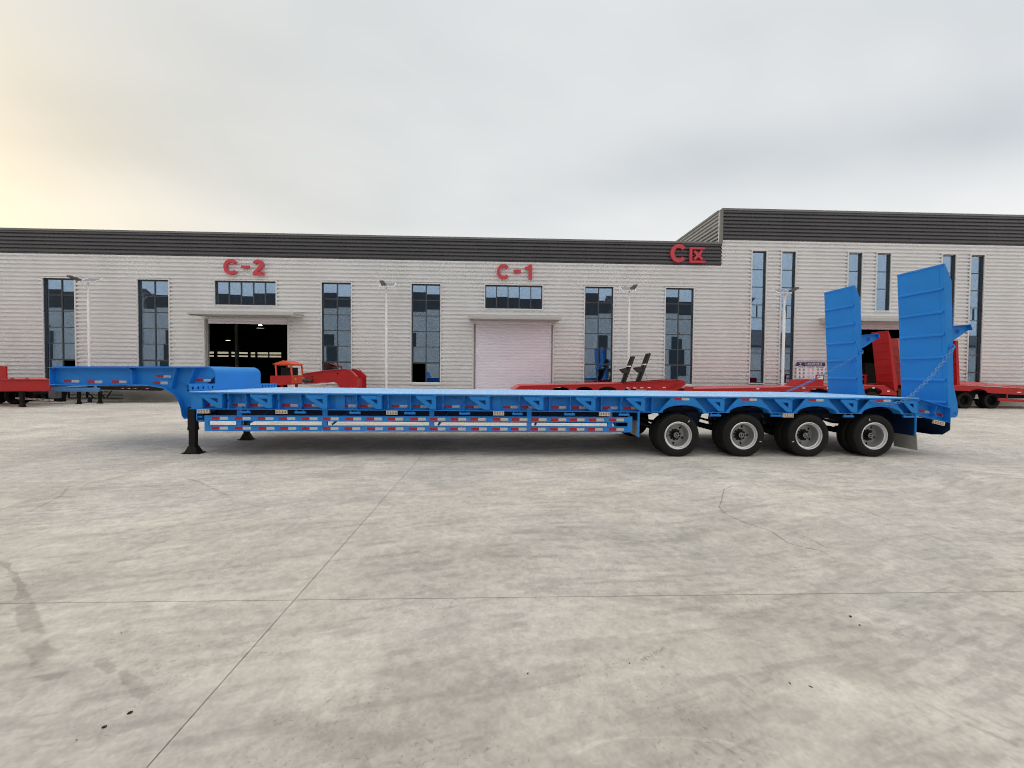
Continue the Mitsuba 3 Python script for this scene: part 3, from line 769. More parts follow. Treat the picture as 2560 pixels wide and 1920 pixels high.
    for x in tx:
        add('red_reflector', tilt(bx(x * kx, x * kx + .147, TY + .1575, TY + .160, zf + .036, zf + .088)), 'm_tape_red', b)
        add('white_reflector', tilt(bx(x * kx + .1475, x * kx + .292, TY + .1575, TY + .160, zf + .036, zf + .088)), 'm_tape_white', b)
    for x in (3.492, 4.838, 6.18, 7.553):
        add('red_reflector', tilt(bx(x, x + .147, TY + .0095, TY + .012, zt - .052, zt - .006)), 'm_tape_red', b)
        add('white_reflector', tilt(bx(x + .1475, x + .295, TY + .0095, TY + .012, zt - .052, zt - .006)), 'm_tape_white', b)

for y in (9.24, 10.95):
    s = 1 if y < 10 else -1
    pts = [(-5.69, 1.165), (8.40, 1.165), (8.40, .84), (3.0, .84), (2.6, .62), (-5.69, .62)]
    fl = [bx(-5.69, 2.6, y - .11, y + .11, .60, .62), bx(3.0, 8.40, y - .11, y + .11, .82, .84), bar((2.59, y, .612), (3.01, y, .832), .018, .22)]
    add('main_beam', tilt(cat([prism(pts, y - .008, y + .008)] + fl)), 'm_blue_shaded', tr)
for x in np.arange(-5.2, 8.3, .69):
    add('cross_member', tilt(cat(bx(x - .006, x + .006, TY + .18, TF - .18, ZD - .22, ZD - .036), bx(x - .05, x + .05, TY + .18, TF - .18, ZD - .235, ZD - .22))), 'm_blue_shaded', tr)

# side guard
gd = f'{tr}__side_guard'
add('end_plate', bx(-5.417, -5.342, TY + .02, TY + .06, .474, .772), 'm_blue', gd)
add('end_plate', bx(2.585, 2.674, TY + .02, TY + .06, .478, .782), 'm_blue', gd)
add('rail', cat(bx(-5.342, 2.585, TY + .022, TY + .056, .668, .772), bx(-5.342, 2.585, TY + .012, TY + .022, .763, .772), bx(-5.342, 2.585, TY + .012, TY + .022, .668, .677)), 'm_blue', gd)
add('rail', cat(bx(-5.342, 2.585, TY + .022, TY + .056, .476, .590), bx(-5.342, 2.585, TY + .012, TY + .022, .581, .590), bx(-5.342, 2.585, TY + .012, TY + .022, .476, .485)), 'm_blue', gd)
for x in (-4.80, -3.215, -1.20, .672, 2.245):
    add('post', cat(bx(x - .045, x + .045, TY + .060, TY + .10, .47, .93), bx(x - .045, x + .045, TY + .03, TY + .060, .590, .668)), 'm_blue', gd)
    add('brace', bar((x + .12, TY + .12, .60), (x + .30, 9.2, .86), .03, .03), 'm_blue', gd)
gx = [-5.284, -4.865, -4.448, -4.034, -3.63, -3.235, -2.83, -2.43, -2.03, -1.66, -1.62, -1.225, -.83, -.44, -.05, .325, .695, 1.08, 1.445, 1.82, 2.22]
gx = [v for i, v in enumerate(gx) if i != 9]
for z in (.690, .504):
    for x in gx:
        x = x + RNG.normal(0, .012)
        add('red_reflector', bx(x, x + .147, TY + .0195, TY + .022, z, z + .055), 'm_tape_red', gd)
        add('white_reflector', bx(x + .1475, x + .295, TY + .0195, TY + .022, z, z + .055), 'm_tape_white', gd)

# front mudguard panel and rear flap
mg = add('mud_panel', bx(2.776, 2.812, TY + .0, TY + .03, .386, .885), 'm_blue', tr)
add('panel', bx(2.786, 2.800, TY + .03, TY + .55, .69, .885), 'm_blue_shaded', mg)
add('flap', bx(2.784, 2.798, TY + .03, TY + .50, .395, .69), 'm_flap', mg)
mg = add('mud_panel', bx(8.365, 8.385, TY + .0, TY + .03, .42, .85), 'm_blue', tr)
add('panel', bx(8.368, 8.382, TY + .03, TY + .70, .423, .90), 'm_blue_shaded', mg)
fm = bx(8.384, 8.396, TY + .0, TY + .52, .135, .45); fm.vertices[:, 0] += (.45 - fm.vertices[:, 2]) * .10
add('flap', fm, 'm_flap', mg)

# wheels, axles, suspension
for i, x in enumerate((3.583, 4.893, 6.203, 7.543)):
    dual_wheel(tr, x, TYRE_R - .004, TY + .005, 1, (.62, 1.9, -1.9, -.35)[i])
    dual_wheel(tr, x, TYRE_R - .004, TF - .005, -1)
    add('axle', cat(tube((x, TY + .45, .416), (x, TF - .45, .416), .062, 20), bx(x - .12, x + .12, 9.15, 9.33, .47, .52), bx(x - .12, x + .12, 10.86, 11.04, .47, .52)), 'm_dark', tr)
    for y in (9.24, 10.95):
        lv = [(x - .50, .66), (x - .25, .585), (x, .565), (x + .25, .585), (x + .50, .66), (x + .50, .70), (x + .25, .64), (x, .62), (x - .25, .64), (x - .50, .70)]
        add('leaf_spring', prism(lv, y - .045, y + .045), 'm_dark', tr)
for x in (2.93, 4.238, 5.548, 6.873, 8.18):
    for y in (9.24, 10.95):
        add('spring_hanger', prism([(x - .17, .83), (x + .17, .83), (x + .09, .60), (x + .05, .53), (x - .05, .53), (x - .09, .60)], y - .07, y + .07), 'm_blue_shaded', tr)
add('air_tank', tube((2.92, 9.75, .62), (2.92, 10.45, .62), .13, 20), 'm_dark', tr, 40)
add('spare_carrier', cat(bx(1.0, 2.4, 9.6, 10.6, .66, .70)), 'm_dark', tr)

# landing legs


def leg(parent, x, y, top, m='m_black', w=.10, foot=.16, mid=.45):
    k = add('landing_leg', cat(bx(x - w, x + w, y - w * .85, y + w * .85, mid, top), bx(x - w * 1.08, x + w * 1.08, y - w * .93, y + w * .93, mid + .02, mid + .06)), m, parent)
    add('inner_tube', bx(x - w * .84, x + w * .84, y - w * .7, y + w * .7, .09, mid), m, k)
    fr = trimesh.creation.box(extents=(1, 1, 1)); v = fr.vertices
    s = np.where(v[:, 2] > 0, w * .95, foot)
    fr.vertices = np.stack([np.sign(v[:, 0]) * s, np.sign(v[:, 1]) * s * .85, np.where(v[:, 2] > 0, .15, .012)], 1)
    fr.apply_translation((x, y, 0))
    pl = bx(x - foot * 1.4, x + foot * 1.4, y - foot * .9, y + foot * .9, .0, .012)
    pl.vertices[:, 2] += np.where(np.abs(pl.vertices[:, 0] - x) > foot, .012, 0)
    add('foot', cat(fr, pl), m, k)
    return k


leg(tr, -5.835, 8.775, .90, w=.068, foot=.122)
leg(tr, -5.77, 10.50, 1.02, w=.064, foot=.116)
add('leg_bracket', cat(bx(-5.70, -5.60, 8.70, 8.84, .62, .66), bx(-5.70, -5.62, 8.70, 8.84, .70, .735), bx(-5.92, -5.70, 8.86, 9.23, .72, .95)), 'm_blue', tr)
add('leg_shaft', tube((-5.68, 8.86, .74), (-5.66, 10.42, .74), .02), 'm_black', tr)

# gooseneck
YN, YF = 9.24, 10.93
top = 1.690
low_curve = [(-8.84, 1.312), (-7.9, 1.302), (-7.25, 1.322), (-6.95, 1.318), (-6.645, 1.262), (-6.458, 1.151), (-6.36, 1.02), (-6.305, .85), (-6.285, .70), (-6.25, .65)]
corner = [(-5.855 + .179 * math.sin(a), 1.525 + .165 * math.cos(a)) for a in np.linspace(0, math.pi / 2, 12)]
webp = [(-8.84, top - .02), (-5.87, top)] + [(x - .016, z - .016) for x, z in corner] + [(-5.86, 1.34), (-5.86, 1.24), (-5.70, 1.24), (-5.70, .65)] + low_curve[::-1]
gn = f'{tr}__gooseneck'
for a in (YN, YF - .014): add('web', prism(webp, a, a + .014), 'm_blue', gn)
tp = Polygon([(-8.86, top - .022), (-5.855, top + .003)] + corner[1:] + [(x - .018, z - .018) for x, z in corner[::-1][:-1]] + [(-5.855, top - .016), (-8.86, top - .040)])
add('top_plate', prism(tp, YN - .02, YF + .02), 'm_blue', gn, 25)
for y in (YN, YF):
    s = -1 if y == YN else 1
    lf = []
    for (a, b), (c, d) in zip(low_curve[:-1], low_curve[1:]):
        lf.append(Polygon([(a, b), (c, d), (c + (.0 if c < -6.5 else .016), d - .018), (a + (.0 if a < -6.5 else .016), b - .018)]).buffer(.0005))
    add('lower_flange', prism(unary_union(lf), y - .13, y + .13), 'm_blue', gn)
    add('upper_flange', prism([(-8.85, top - .041), (-5.86, top - .016), (-5.86, top - .030), (-8.85, top - .055)], y - .14, y + .14), 'm_blue', gn)
    lo, hi = (y - .12, y - .001) if s < 0 else (y + .001, y + .12)
    add('web_rib', bx(-8.838, -8.825, lo, hi, 1.315, top - .06), 'm_blue', gn)
    for (a, b), (c, d) in (((-6.396, 1.655), (-6.50, 1.235)), ((-6.042, 1.655), (-6.155, 1.30))):
        add('web_rib', prism([(a - .006, b), (a + .006, b), (c + .006, d), (c - .006, d)], lo, hi), 'm_blue', gn)
    cv = [(-7.36, 1.645), (-7.30, 1.63), (-7.262, 1.58), (-7.252, 1.50), (-7.252, 1.325)]
    add('web_rib', prism(LineString(cv).buffer(.007, cap_style=2), lo, hi), 'm_blue', gn)
    add('web_rib', prism(LineString([(-6.66, 1.46), (-6.40, 1.38), (-6.2, 1.24)]).buffer(.006, cap_style=2), (lo if s > 0 else hi - .03), (hi if s < 0 else lo + .03)), 'm_blue', gn)
add('kingpin_plate', cat(bx(-8.8, -7.2, YN + .02, YF - .02, 1.31, 1.33), bx(-6.27, -5.7, YN + .02, YF - .02, .66, .68)), 'm_blue', gn)
for x in (-8.5, -7.7, -6.9): add('cross_plate', bx(x - .006, x + .006, YN + .015, YF - .015, 1.335, top - .05), 'm_blue', gn)
for (x, z) in ((-8.665, 1.352), (-8.215, 1.342), (-7.74, 1.346), (-6.865, 1.458), (-6.927, 1.322), (-6.075, 1.390)):
    dz = -.018 if z < 1.34 and x > -7 else 0
    rs = .008 if x < -7 else 0
    if x == -6.927: z = 1.330
    add('red_reflector', bx(x, x + .145, YN - .0025, YN, z, z + .052), 'm_tape_red', gn)
    add('white_reflector', bx(x + .1455, x + .29, YN - .0025, YN, z - .006, z + .046), 'm_tape_white', gn)
hole = lambda y, z: Point(y, z).buffer(.030, 10).exterior.coords
hl = [hole(y, 1.275) for y in (8.542, 8.693, 8.841, 8.979, 9.130)] + [hole(y, 1.232) for y in (11.036, 11.186, 11.333, 11.495, 11.634)]
bh = [(8.475, 1.205), (8.445, 1.25), (8.445, 1.34), (8.475, 1.355), (YN - .02, 1.345), (YN - .02, 1.527), (YF + .02, 1.527), (YF + .02, 1.305), (11.735, 1.280), (11.755, 1.265), (11.755, 1.155)]
add('bulkhead', prism_x(Polygon(bh, hl), -5.694, -5.6775), 'm_blue', gn)
add('hole_dark_sheet', cat(bx(-5.735, -5.715, 8.47, YN - .32, 1.215, 1.345), bx(-5.735, -5.715, YF + .03, 11.73, 1.16, 1.27)), 'm_blue_shaded', gn)  # dark sheet added so the bulkhead holes look shaded
add('gusset', cat(bx(-6.05, -5.70, YN - .30, YN - .02, 1.325, 1.345)), 'm_blue', gn)
add('front_wall', bx(-5.72, -5.70, TY + .25, TF - .25, .65, 1.16), 'm_blue', gn)

# tail
tl = add('tail', cat(prism([(8.436, 1.164), (9.082, .985), (9.105, .74), (9.097, .700), (8.39, .845), (8.436, .86)], TY + .150, TY + .162), prism([(8.436, 1.170), (9.082, .990), (9.082, .978), (8.436, 1.156)], TY + .0, TF), prism([(8.39, .845), (9.097, .700), (9.097, .688), (8.39, .833)], TY + .004, TY + .2), bx(9.078, 9.09, TY, TY + .15, .70, .985),
    prism([(8.436, 1.164), (9.082, .985), (9.105, .74), (9.097, .700), (8.39, .845), (8.436, .86)], TF - .162, TF - .150)), 'm_blue', tr)
add('rear_panel', cat(prism_x([(TY + .01, .730), (TY + .01, .545), (TY + .16, .425), (TF - .16, .425), (TF - .01, .545), (TF - .01, .730)], 9.080, 9.096), bx(8.93, 9.08, TY + .2, TF - .2, .425, .437)), 'm_blue_shaded', tl)
add('added_dark_panel', bx(8.40, 8.42, TY + .25, TF - .25, .52, 1.10), 'm_blue_shaded', tl)  # dark panel added to shut out the bright gap behind the last arch
add('stiffener', prism_x([(TY + .148, 1.02), (TY + .02, 1.02), (TY + .03, .93), (TY + .07, .90), (TY + .02, .83), (TY + .148, .79)], 8.80, 8.812), 'm_blue', tl)
for x, z in ((8.425, .868), (8.79, .796)):
    m1 = bx(0, .125, TY + .1475, TY + .150, 0, .05); m2 = bx(.1255, .25, TY + .1475, TY + .150, 0, .05)
    for m, nm, mt in ((m1, 'red_reflector', 'm_tape_red'), (m2, 'white_reflector', 'm_tape_white')):
        m.apply_transform(trimesh.transformations.rotation_matrix(.203, [0, 1, 0])); m.apply_translation((x * 1.017, 0, z + .03)); add(nm, m, mt, tl)
m = bx(-.115, .115, TY + .0, TY + .04, -.04, .035); d4 = cat([bx(-.095 + .05 * i, -.068 + .05 * i, TY - .004, TY, -.026 + .026 * j, -.010 + .026 * j) for i in range(4) for j in range(2)])
R = trimesh.transformations.rotation_matrix(.22, [0, 1, 0])
for q in (m, d4): q.apply_transform(R); q.apply_translation((8.86, 0, .69))
ml = add('marker_light', m, 'm_marker', tr); add('lens', d4, 'm_marker_dot', ml)


def ramp(parent, y0, y1, m='m_blue', prof=None, z=None, arm=True, n=6, mrib=None):
    prof = prof or [(9.090, .93), (8.894, 3.847), (8.915, 3.847), (9.066, 3.507), (9.172, 1.459), (9.269, 1.082), (9.294, .885), (9.275, .825), (9.243, .79), (9.165, .785), (9.115, .83)]
    k = add('ramp', prism(prof, y0, y1), m, parent)
    (xa, za), (xb, zb) = prof[0], prof[1]
    dirn = np.array([xb - xa, 0, zb - za]); dirn /= np.linalg.norm(dirn)
    px = lambda zz: xa + (zz - za) / (zb - za) * (xb - xa)
    zs = z or [1.095, 1.545, 2.007, 2.461, 2.915, 3.371]
    for zz in zs:
        rb = bx(-.032, 0, y0 + .03, y1 - .03, -.016, .016)
        rb.vertices[:, 2] += np.where(rb.vertices[:, 0] < -.01, -.016, .008)
        add('cleat', moved(rb, px(zz), 0, zz), mrib or m, k)
    add('seam', prism([(px(zs[0] - .1) - .004, zs[0] - .1), (px(zs[-1] + .42) - .004, zs[-1] + .42), (px(zs[-1] + .42) + .01, zs[-1] + .42), (px(zs[0] - .1) + .01, zs[0] - .1)], y0 + .10, y0 + .115), m, k)
    add('edge_cap', prism([(xb - .012, zb - .03), (xb - .012, zb + .004), (xb + .03, zb + .004), (xb + .03, zb - .03)], y0 + .004, y1 - .004), m, k)
    if arm:
        ya = y0 + .36
        add('spring_arm', cat(prism(Polygon([(9.10, 2.62), (9.806, 2.682), (9.847, 2.574), (9.541, 2.367), (9.12, 2.15)], [Point(9.602, 2.542).buffer(.052, 10).exterior.coords]), ya, ya + .016), prism([(9.10, 2.62), (9.806, 2.682), (9.847, 2.574), (9.541, 2.367), (9.12, 2.15)], ya + .10, ya + .116), bar((9.12, ya - .03, 2.625), (9.806, ya - .03, 2.686), .012, .10), bar((9.806, ya - .03, 2.686), (9.847, ya - .03, 2.578), .012, .10)), m, k)
        for zz in (2.0, 2.7): add('back_rib', bx(9.08, 9.16, y0 + .05, y1 - .05, zz - .02, zz + .02), m, k)
    return k


for a, b in ((8.48, 9.50), (10.67, 11.67)):
    k = ramp(tr, a, b)
    add('hinge_pin', tube((9.235, a - .03, .880), (9.235, b + .03, .880), .022, 14), 'm_blue', k)
    add('hinge_lug', cat(bx(9.08, 9.18, a + .15, a + .2, .74, .86), bx(9.08, 9.18, b - .2, b - .15, .74, .86)), 'm_blue', k)
    add('chain_eye', prism(Point(9.11, 2.20).buffer(.06, 12).difference(Point(9.11, 2.20).buffer(.03, 8)), a - .016, a), 'm_blue', k)


def chain(pts, label):
    P = np.array(pts, float)
    seg = np.linalg.norm(np.diff(P, axis=0), axis=1); L = np.concatenate([[0], np.cumsum(seg)])
    n = int(L[-1] / .058)
    c = np.stack([np.interp(np.linspace(0, L[-1], n + 1), L, P[:, i]) for i in range(3)], 1)
    link = trimesh.creation.torus(major_radius=.024, minor_radius=.0075, major_sections=12, minor_sections=6)
    v = link.vertices.copy(); v[:, 0] += np.sign(v[:, 0]) * .014; link.vertices = v   # long along x, flat in xy
    ms = []
    for i in range(n):
        d = c[i + 1] - c[i]; d /= np.linalg.norm(d)
        m = link.copy()
        m.apply_transform(trimesh.transformations.rotation_matrix((i % 2) * math.pi / 2 + .5 + RNG.normal(0, .15), [1, 0, 0]))
        m.apply_transform(trimesh.geometry.align_vectors([1, 0, 0], d)); m.apply_translation((c[i] + c[i + 1]) / 2)
        ms.append(m)
    k = add('ramp_chain', cat(ms), 'm_chain', smooth=40)
    tag(k, label, 'chain')


def sag(p, q, s, n=12):
    t = np.linspace(0, 1, n)[:, None]
    return (np.array(p) * (1 - t) + np.array(q) * t + np.array([0, 0, -s]) * 4 * t * (1 - t)).tolist()


chain(sag((9.11, 8.44, 2.19), (8.08, 8.41, 1.12), .10) + sag((8.08, 8.41, 1.12), (7.404, 8.41, 1.112), .055)[1:], 'pale blue slack chain holding the nearer upright blue ramp')
chain(sag((9.11, 10.63, 2.19), (7.95, 11.70, 1.165), .06), 'blue grey chain holding the farther upright blue ramp')

# ------------------------------------------------------------------ vehicles parked along the wall
# red gooseneck with an orange engine house
CY = 20.5
t = thing('red_gooseneck', 'red detachable gooseneck with orange engine house beside the open gateway', 'trailer')
bm = [(-8.80, 1.04), (-8.80, 1.48), (-8.77, 1.49), (-7.80, 1.64), (-6.95, 1.725), (-6.80, 1.72), (-6.68, 1.62), (-6.60, .60), (-7.05, .60), (-7.13, .88), (-7.25, 1.05), (-7.465, 1.154), (-7.75, 1.13), (-8.217, 1.044)]
for y in (CY + .12, CY + 1.6):
    bk = add('beam', prism(bm, y, y + .05), 'm_red', t)
    add('top_flange', cat(bar((-8.77, y + .02, 1.497), (-7.80, y + .02, 1.647), .02, .22), bar((-7.80, y + .02, 1.647), (-6.90, y + .02, 1.732), .02, .22)), 'm_red_pale', bk)
    add('reinforcement', prism(LineString([(-8.05, 1.17), (-7.88, 1.27), (-7.45, 1.28), (-7.15, 1.13), (-6.98, .90)]).buffer(.012, cap_style=2), y - .012, y + .001), 'm_red', bk)
    add('rear_plate', cat(prism([(-6.68, 1.66), (-6.62, 1.70), (-6.32, 1.37), (-6.32, .60), (-6.60, .60)], y - .10, y - .06)), 'm_red', bk)
    add('rear_flange', bar((-6.66, y - .04, 1.71), (-6.31, y - .04, 1.38), .025, .16), 'm_red_pale', bk)
add('cross_box', bx(-6.95, -6.45, CY + .20, CY + 1.58, .62, 1.30), 'm_red', t)
add('front_box', prism([(-10.21, .95), (-10.21, 1.385), (-9.26, 1.415), (-9.26, 1.0), (-9.9, .95)], CY, CY + 1.2), 'm_red', t)
hs = add('engine_house', cat([bar((x, y, 1.36), (x - .04, y, 1.90), .055, .055) for x in (-9.94, -9.25) for y in (CY + .04, CY + 1.16)] + [bar((-10.0, y, 1.895), (-9.27, y, 1.895), .05, .05) for y in (CY + .04, CY + 1.16)] + [bar((x, CY + .04, 1.897), (x, CY + 1.16, 1.897), .05, .05) for x in (-9.98, -9.29)]), 'm_orange', t)
add('roof', cat(prism([(-10.07, 1.915), (-9.63, 2.064), (-9.22, 1.915)], CY - .04, CY - .02), prism([(-10.07, 1.917), (-9.63, 2.067), (-9.22, 1.917), (-9.22, 1.935), (-9.63, 2.085), (-10.07, 1.935)], CY - .045, CY + 1.24)), 'm_orange', hs)
add('side_panel', bx(-9.258, -9.235, CY + .02, CY + 1.18, 1.04, 1.42), 'm_orange', hs)
add('engine', cat(bx(-9.85, -9.40, CY + .25, CY + 1.0, 1.40, 1.78), tube((-9.5, CY + .5, 1.78), (-9.5, CY + .5, 1.86), .06), tube((-9.8, CY + .3, 1.5), (-9.45, CY + .12, 1.80), .02)), 'm_dark', hs)
add('panel_latch', bx(-9.236, -9.225, CY + .3, CY + .42, 1.22, 1.27), 'm_white', hs)
add('hydraulic_tank', tube((-8.72, CY - .05, 1.19), (-8.31, CY - .05, 1.17), .09, 18), 'm_blacksteel', t, 40)
add('tank_bracket', cat(bx(-8.74, -8.68, CY - .08, CY + .12, 1.02, 1.32)), 'm_grey', t)
for (x, z) in ((-8.375, 1.355), (-7.224, 1.515)): add('lifting_hole', tube((x, CY + .108, z), (x, CY + .119, z), .035), 'm_black', t)
add('stand', cat(bx(-9.9, -9.8, CY + .3, CY + .4, 0, .96), bx(-9.5, -9.4, CY + .9, CY + 1.0, 0, 1.0), bx(-6.9, -6.6, CY + .3, CY + 1.5, 0, .62)), 'm_red', t)
k = add('concrete_block', bx(-8.75, -8.25, CY + .9, CY + 1.4, 0, .98), 'm_trim'); tag(k, 'wider pale block standing under the red gooseneck', 'block')
k = add('concrete_block', bx(-7.75, -7.5, CY + .9, CY + 1.2, 0, .93), 'm_trim'); tag(k, 'narrower pale block standing under the red gooseneck arch', 'block')


def flat_trailer(t, side, y0, y1, arcs, ztop, zbot, m='m_red', tapes=(), wheels=True, legs=()):
    P = Polygon(side)
    for c, w, h, zb in arcs:
        P = P.difference(affinity.translate(affinity.scale(Point(0, 0).buffer(1, 16), w, h), c, zb))
    add('side_beam', prism(P, y0, y0 + .03), m, t); add('side_beam', prism(P, y1 - .03, y1), m, t)
    if wheels:
        for c, w, h, zb in arcs: dual_wheel(t, c, TYRE_R - .004, y0 + .03, 1, rim='m_black'); dual_wheel(t, c, TYRE_R - .004, y1 - .03, -1, rim='m_black')
        for c, w, h, zb in arcs: add('axle', tube((c, y0 + .4, .416), (c, y1 - .4, .416), .06), 'm_dark', t)
    xs_ = [q[0] for q in side]
    add('added_dark_beam', bx(min(xs_) + .6, max(xs_) - .9, y0 + .62, y0 + .74, .52, zbot + .10), 'm_dark', t)  # dark box added to blacken the bright gaps in the wheel arches
    for x, z in tapes: add('white_reflector', bx(x, x + .13, y0 - .004, y0, z - .028, z + .028), 'm_white', t)


t = thing('red_lowbed', 'red lowbed trailer behind the middle of the blue deck', 'trailer')
flat_trailer(t, [(.88, .80), (1.21, 1.027), (6.05, 1.150), (6.07, .62), (1.0, .62)], CY, CY + 2.6, [(3.1, .40, .17, .80), (4.2, .40, .17, .815), (5.30, .42, .17, .825)], 1.1, .8)
add('deck', prism([(1.21, 1.030), (5.65, 1.158), (5.65, 1.140), (1.21, 1.010)], CY - .02, CY + 2.62), 'm_red_pale', t)
add('tail_ramp', prism([(.80, .80), (1.20, 1.032), (1.20, 1.01), (.82, .77)], CY, CY + 2.6), 'm_red_pale', t)
gp = [(6.07, .90), (6.07, 1.165), (8.70, 1.335), (8.90, 1.325), (9.01, 1.24), (9.05, 1.14), (8.70, .90), (8.55, .60), (7.9, .60), (7.6, .86)]
for y in (CY + .05, CY + 1.5):
    k = add('gooseneck_beam', prism(gp, y, y + .04), 'm_red', t)
    add('flange', bar((6.07, y + .02, 1.172), (8.72, y + .02, 1.343), .02, .2), 'm_red', k)
    for (a, b), (c, d) in (((8.93, 1.25), (8.35, .92)), ((8.6, 1.18), (8.15, .92))): add('rib', bar((a, y - .02, b), (c, y - .02, d), .012, .06), 'm_red', k)
add('step_block', bx(5.673, 6.06, CY + .2, CY + 2.2, 1.13, 1.178), 'm_red_pale', t)
add('tow_plate', prism([(8.95, .85), (9.0, 1.04), (9.40, 1.01), (9.40, .80)], CY + .02, CY + .05), 'm_red', t)
for x in (6.19, 6.515, 6.86, 7.21, 7.92): add('white_reflector', bx(x, x + .15, CY + .046, CY + .05, .925 + .016 * (x - 6.2) * 1.4, .965 + .016 * (x - 6.2) * 1.4), 'm_white', t)
leg(t, 8.2, CY + .4, .95, 'm_black'); leg(t, 8.2, CY + 2.2, .95, 'm_black')

# low black trailer whose ladder ramps stand up behind the red one
t = thing('black_ramp_trailer', 'black trailer rear with a pair of upright ladder ramps', 'trailer')
BY = 21.2
add('bed', cat(bx(4.2, 6.45, 23.30 - .9, 23.32, .70, .86), bx(4.2, 6.45, 22.2, 22.4, .70, .86)), 'm_blacksteel', t)
add('tail_beam', bx(6.10, 7.1, BY + .0, BY + 1.9, 1.02, 1.16), 'm_blacksteel', t)
add('frame', cat(bx(4.2, 6.45, BY + .95, BY + 1.1, .80, 1.1), bx(5.0, 5.2, BY + .9, BY + 1.2, 0, .8)), 'm_blacksteel', t)
for (xb, yb, s) in ((6.30, BY, 1.0), (7.02, BY - .0, 1.12)):
    k = None
    top = np.array([.46 * s, 0, 1.28 * s])
    P0 = np.array([xb, yb, 1.18])
    rails = []
    for dy in (0.0, .24, .48):
        rails.append(bar(P0 + [0, dy, 0], P0 + top + [0, dy, 0], .095, .05))
    k = add('ramp', cat(rails), 'm_blacksteel', t)
    for i in range(11):
        q = P0 + top * (i + .5) / 11
        add('rung', bar(q + [0, -.02, 0], q + [0, .50, 0], .05, .035), 'm_blacksteel', k)
    q = P0 + top * .40
    w = [(-.22 * s, .64 * s), (.10, .72 * s), (.16, .50 * s), (-.02, .44 * s), (-.10, .02), (.04, .02), (.12, .40 * s)]
    add('support_foot', prism([(xb + a, 1.18 + b) for a, b in (w[0], w[1], w[2], w[3])], yb - .03, yb + .30), 'm_blacksteel', k)
    add('support_leg', bar((xb - .08, yb + .1, 1.18), (xb + .06, yb + .1, 1.18 + .47 * s), .09, .08), 'm_blacksteel', k)
    add('white_band', bar(P0 + top * .62 + [-.05, -.03, 0], P0 + top * .62 + [-.05, .50, 0], .06, .13), 'm_white', k)
    add('stay_cable', tube((P0 + top * .45 + [.05, .2, 0]).tolist(), (P0 + [.55, .3, -.02]).tolist(), .008, 6), 'm_blacksteel', k)
leg(t, 6.9, BY + .5, 1.02); leg(t, 6.9, BY + 1.6, 1.02)

# long red lowbed behind the axles, its big ramps upright
t = thing('red_ramp_trailer', 'red lowbed with upright red ramp seen between the blue ramps', 'trailer')
flat_trailer(t, [(9.55, .62), (9.45, .90), (15.63, 1.085), (18.80, 1.150), (19.45, .80), (19.45, .66), (18.9, .70)], CY + .1, CY + 2.7, [(15.55, .46, .19, .80), (16.90, .46, .19, .83), (18.25, .46, .19, .85)], 1.1, .8, tapes=((14.75, 1.0), (15.95, 1.0), (18.2, 1.03), (18.95, .87), (12.5, .95)))
add('deck', prism([(9.42, .925), (15.63, 1.094), (18.80, 1.160), (18.80, 1.145), (15.63, 1.075), (9.42, .905)], CY + .08, CY + 2.72), 'm_red_pale', t)
add('tool_box', prism([(14.55, 1.09), (14.85, 1.40), (15.90, 1.42), (15.90, 1.09)], CY + .25, CY + 1.1), 'm_red', t)
sg = add('licence_frame', prism(Polygon([(15.48, 1.36), (15.48, 1.645), (15.90, 1.645), (15.90, 1.36)]), CY + .22, CY + .25), 'm_red', t)
add('plate', bx(15.56, 15.84, CY + .214, CY + .22, 1.43, 1.59), 'm_white', sg)
rp = [(19.30, 1.02), (18.90, 3.776), (18.93, 3.79), (19.12, 3.318), (19.48, 1.10), (19.47, .89), (19.36, .85)]
rz = [1.35, 1.72, 2.09, 2.46, 2.83, 3.25]
ramp(t, CY + .1, CY + 1.05, 'm_red', rp, rz, False)
add('back_frame', cat(bx(17.5, 18.9, CY + 1.2, CY + 1.26, 1.40, 1.47), bx(17.5, 18.9, CY + 1.2, CY + 1.26, 1.60, 1.68), *[bx(x, x + .07, CY + 1.2, CY + 1.26, 1.15, 1.60) for x in (17.6, 18.2, 18.8)]), 'm_red', t)

# red trailer at the right edge
t = thing('red_tail_trailer', 'red trailer with sloping bed cut off by the right frame edge', 'trailer')
RY = 21.0
side = [(20.4, .92), (20.4, 1.17), (23.17, 1.155), (26.74, 1.02), (29.5, .92), (29.5, .62), (26.74, .70), (24.9, .78), (23.4, .90)]
flat_trailer(t, side, RY, RY + 2.4, [(24.03, .46, .20, .80)], 1.1, .8, wheels=False)
add('deck', prism([(20.4, 1.19), (23.17, 1.175), (26.74, 1.04), (29.5, .94), (29.5, .925), (26.74, 1.022), (23.17, 1.157), (20.4, 1.172)], RY - .02, RY + 2.42), 'm_red_pale', t)
pn = prism([(22.9, 0), (26.6, -.10), (26.6, -.08), (22.9, .02)], 0, 1.9)
pn.vertices[:, 2] += 1.20 + pn.vertices[:, 1] * .10; pn.vertices[:, 1] += RY + .35
add('loose_panel', pn, 'm_red_pale', t)
pn = prism([(25.6, 0), (28.6, -.10), (28.6, -.08), (25.6, .02)], 0, 1.5)
pn.vertices[:, 2] += 1.10 + pn.vertices[:, 1] * .09; pn.vertices[:, 1] += RY + .1
add('loose_panel', pn, 'm_red', t)
for x in (25.04, 23.6):
    dual_wheel(t, x, TYRE_R - .004, RY + .22, 1, rim='m_black'); dual_wheel(t, x, TYRE_R - .004, RY + 2.2, -1, rim='m_black')
    add('axle', tube((x, RY + .6, .416), (x, RY + 1.9, .416), .06), 'm_dark', t)
add('under_beam', prism([(25.05, .55), (25.05, .42), (29.5, .18), (29.5, .30)], RY - .01, RY + .03), 'm_red', t)
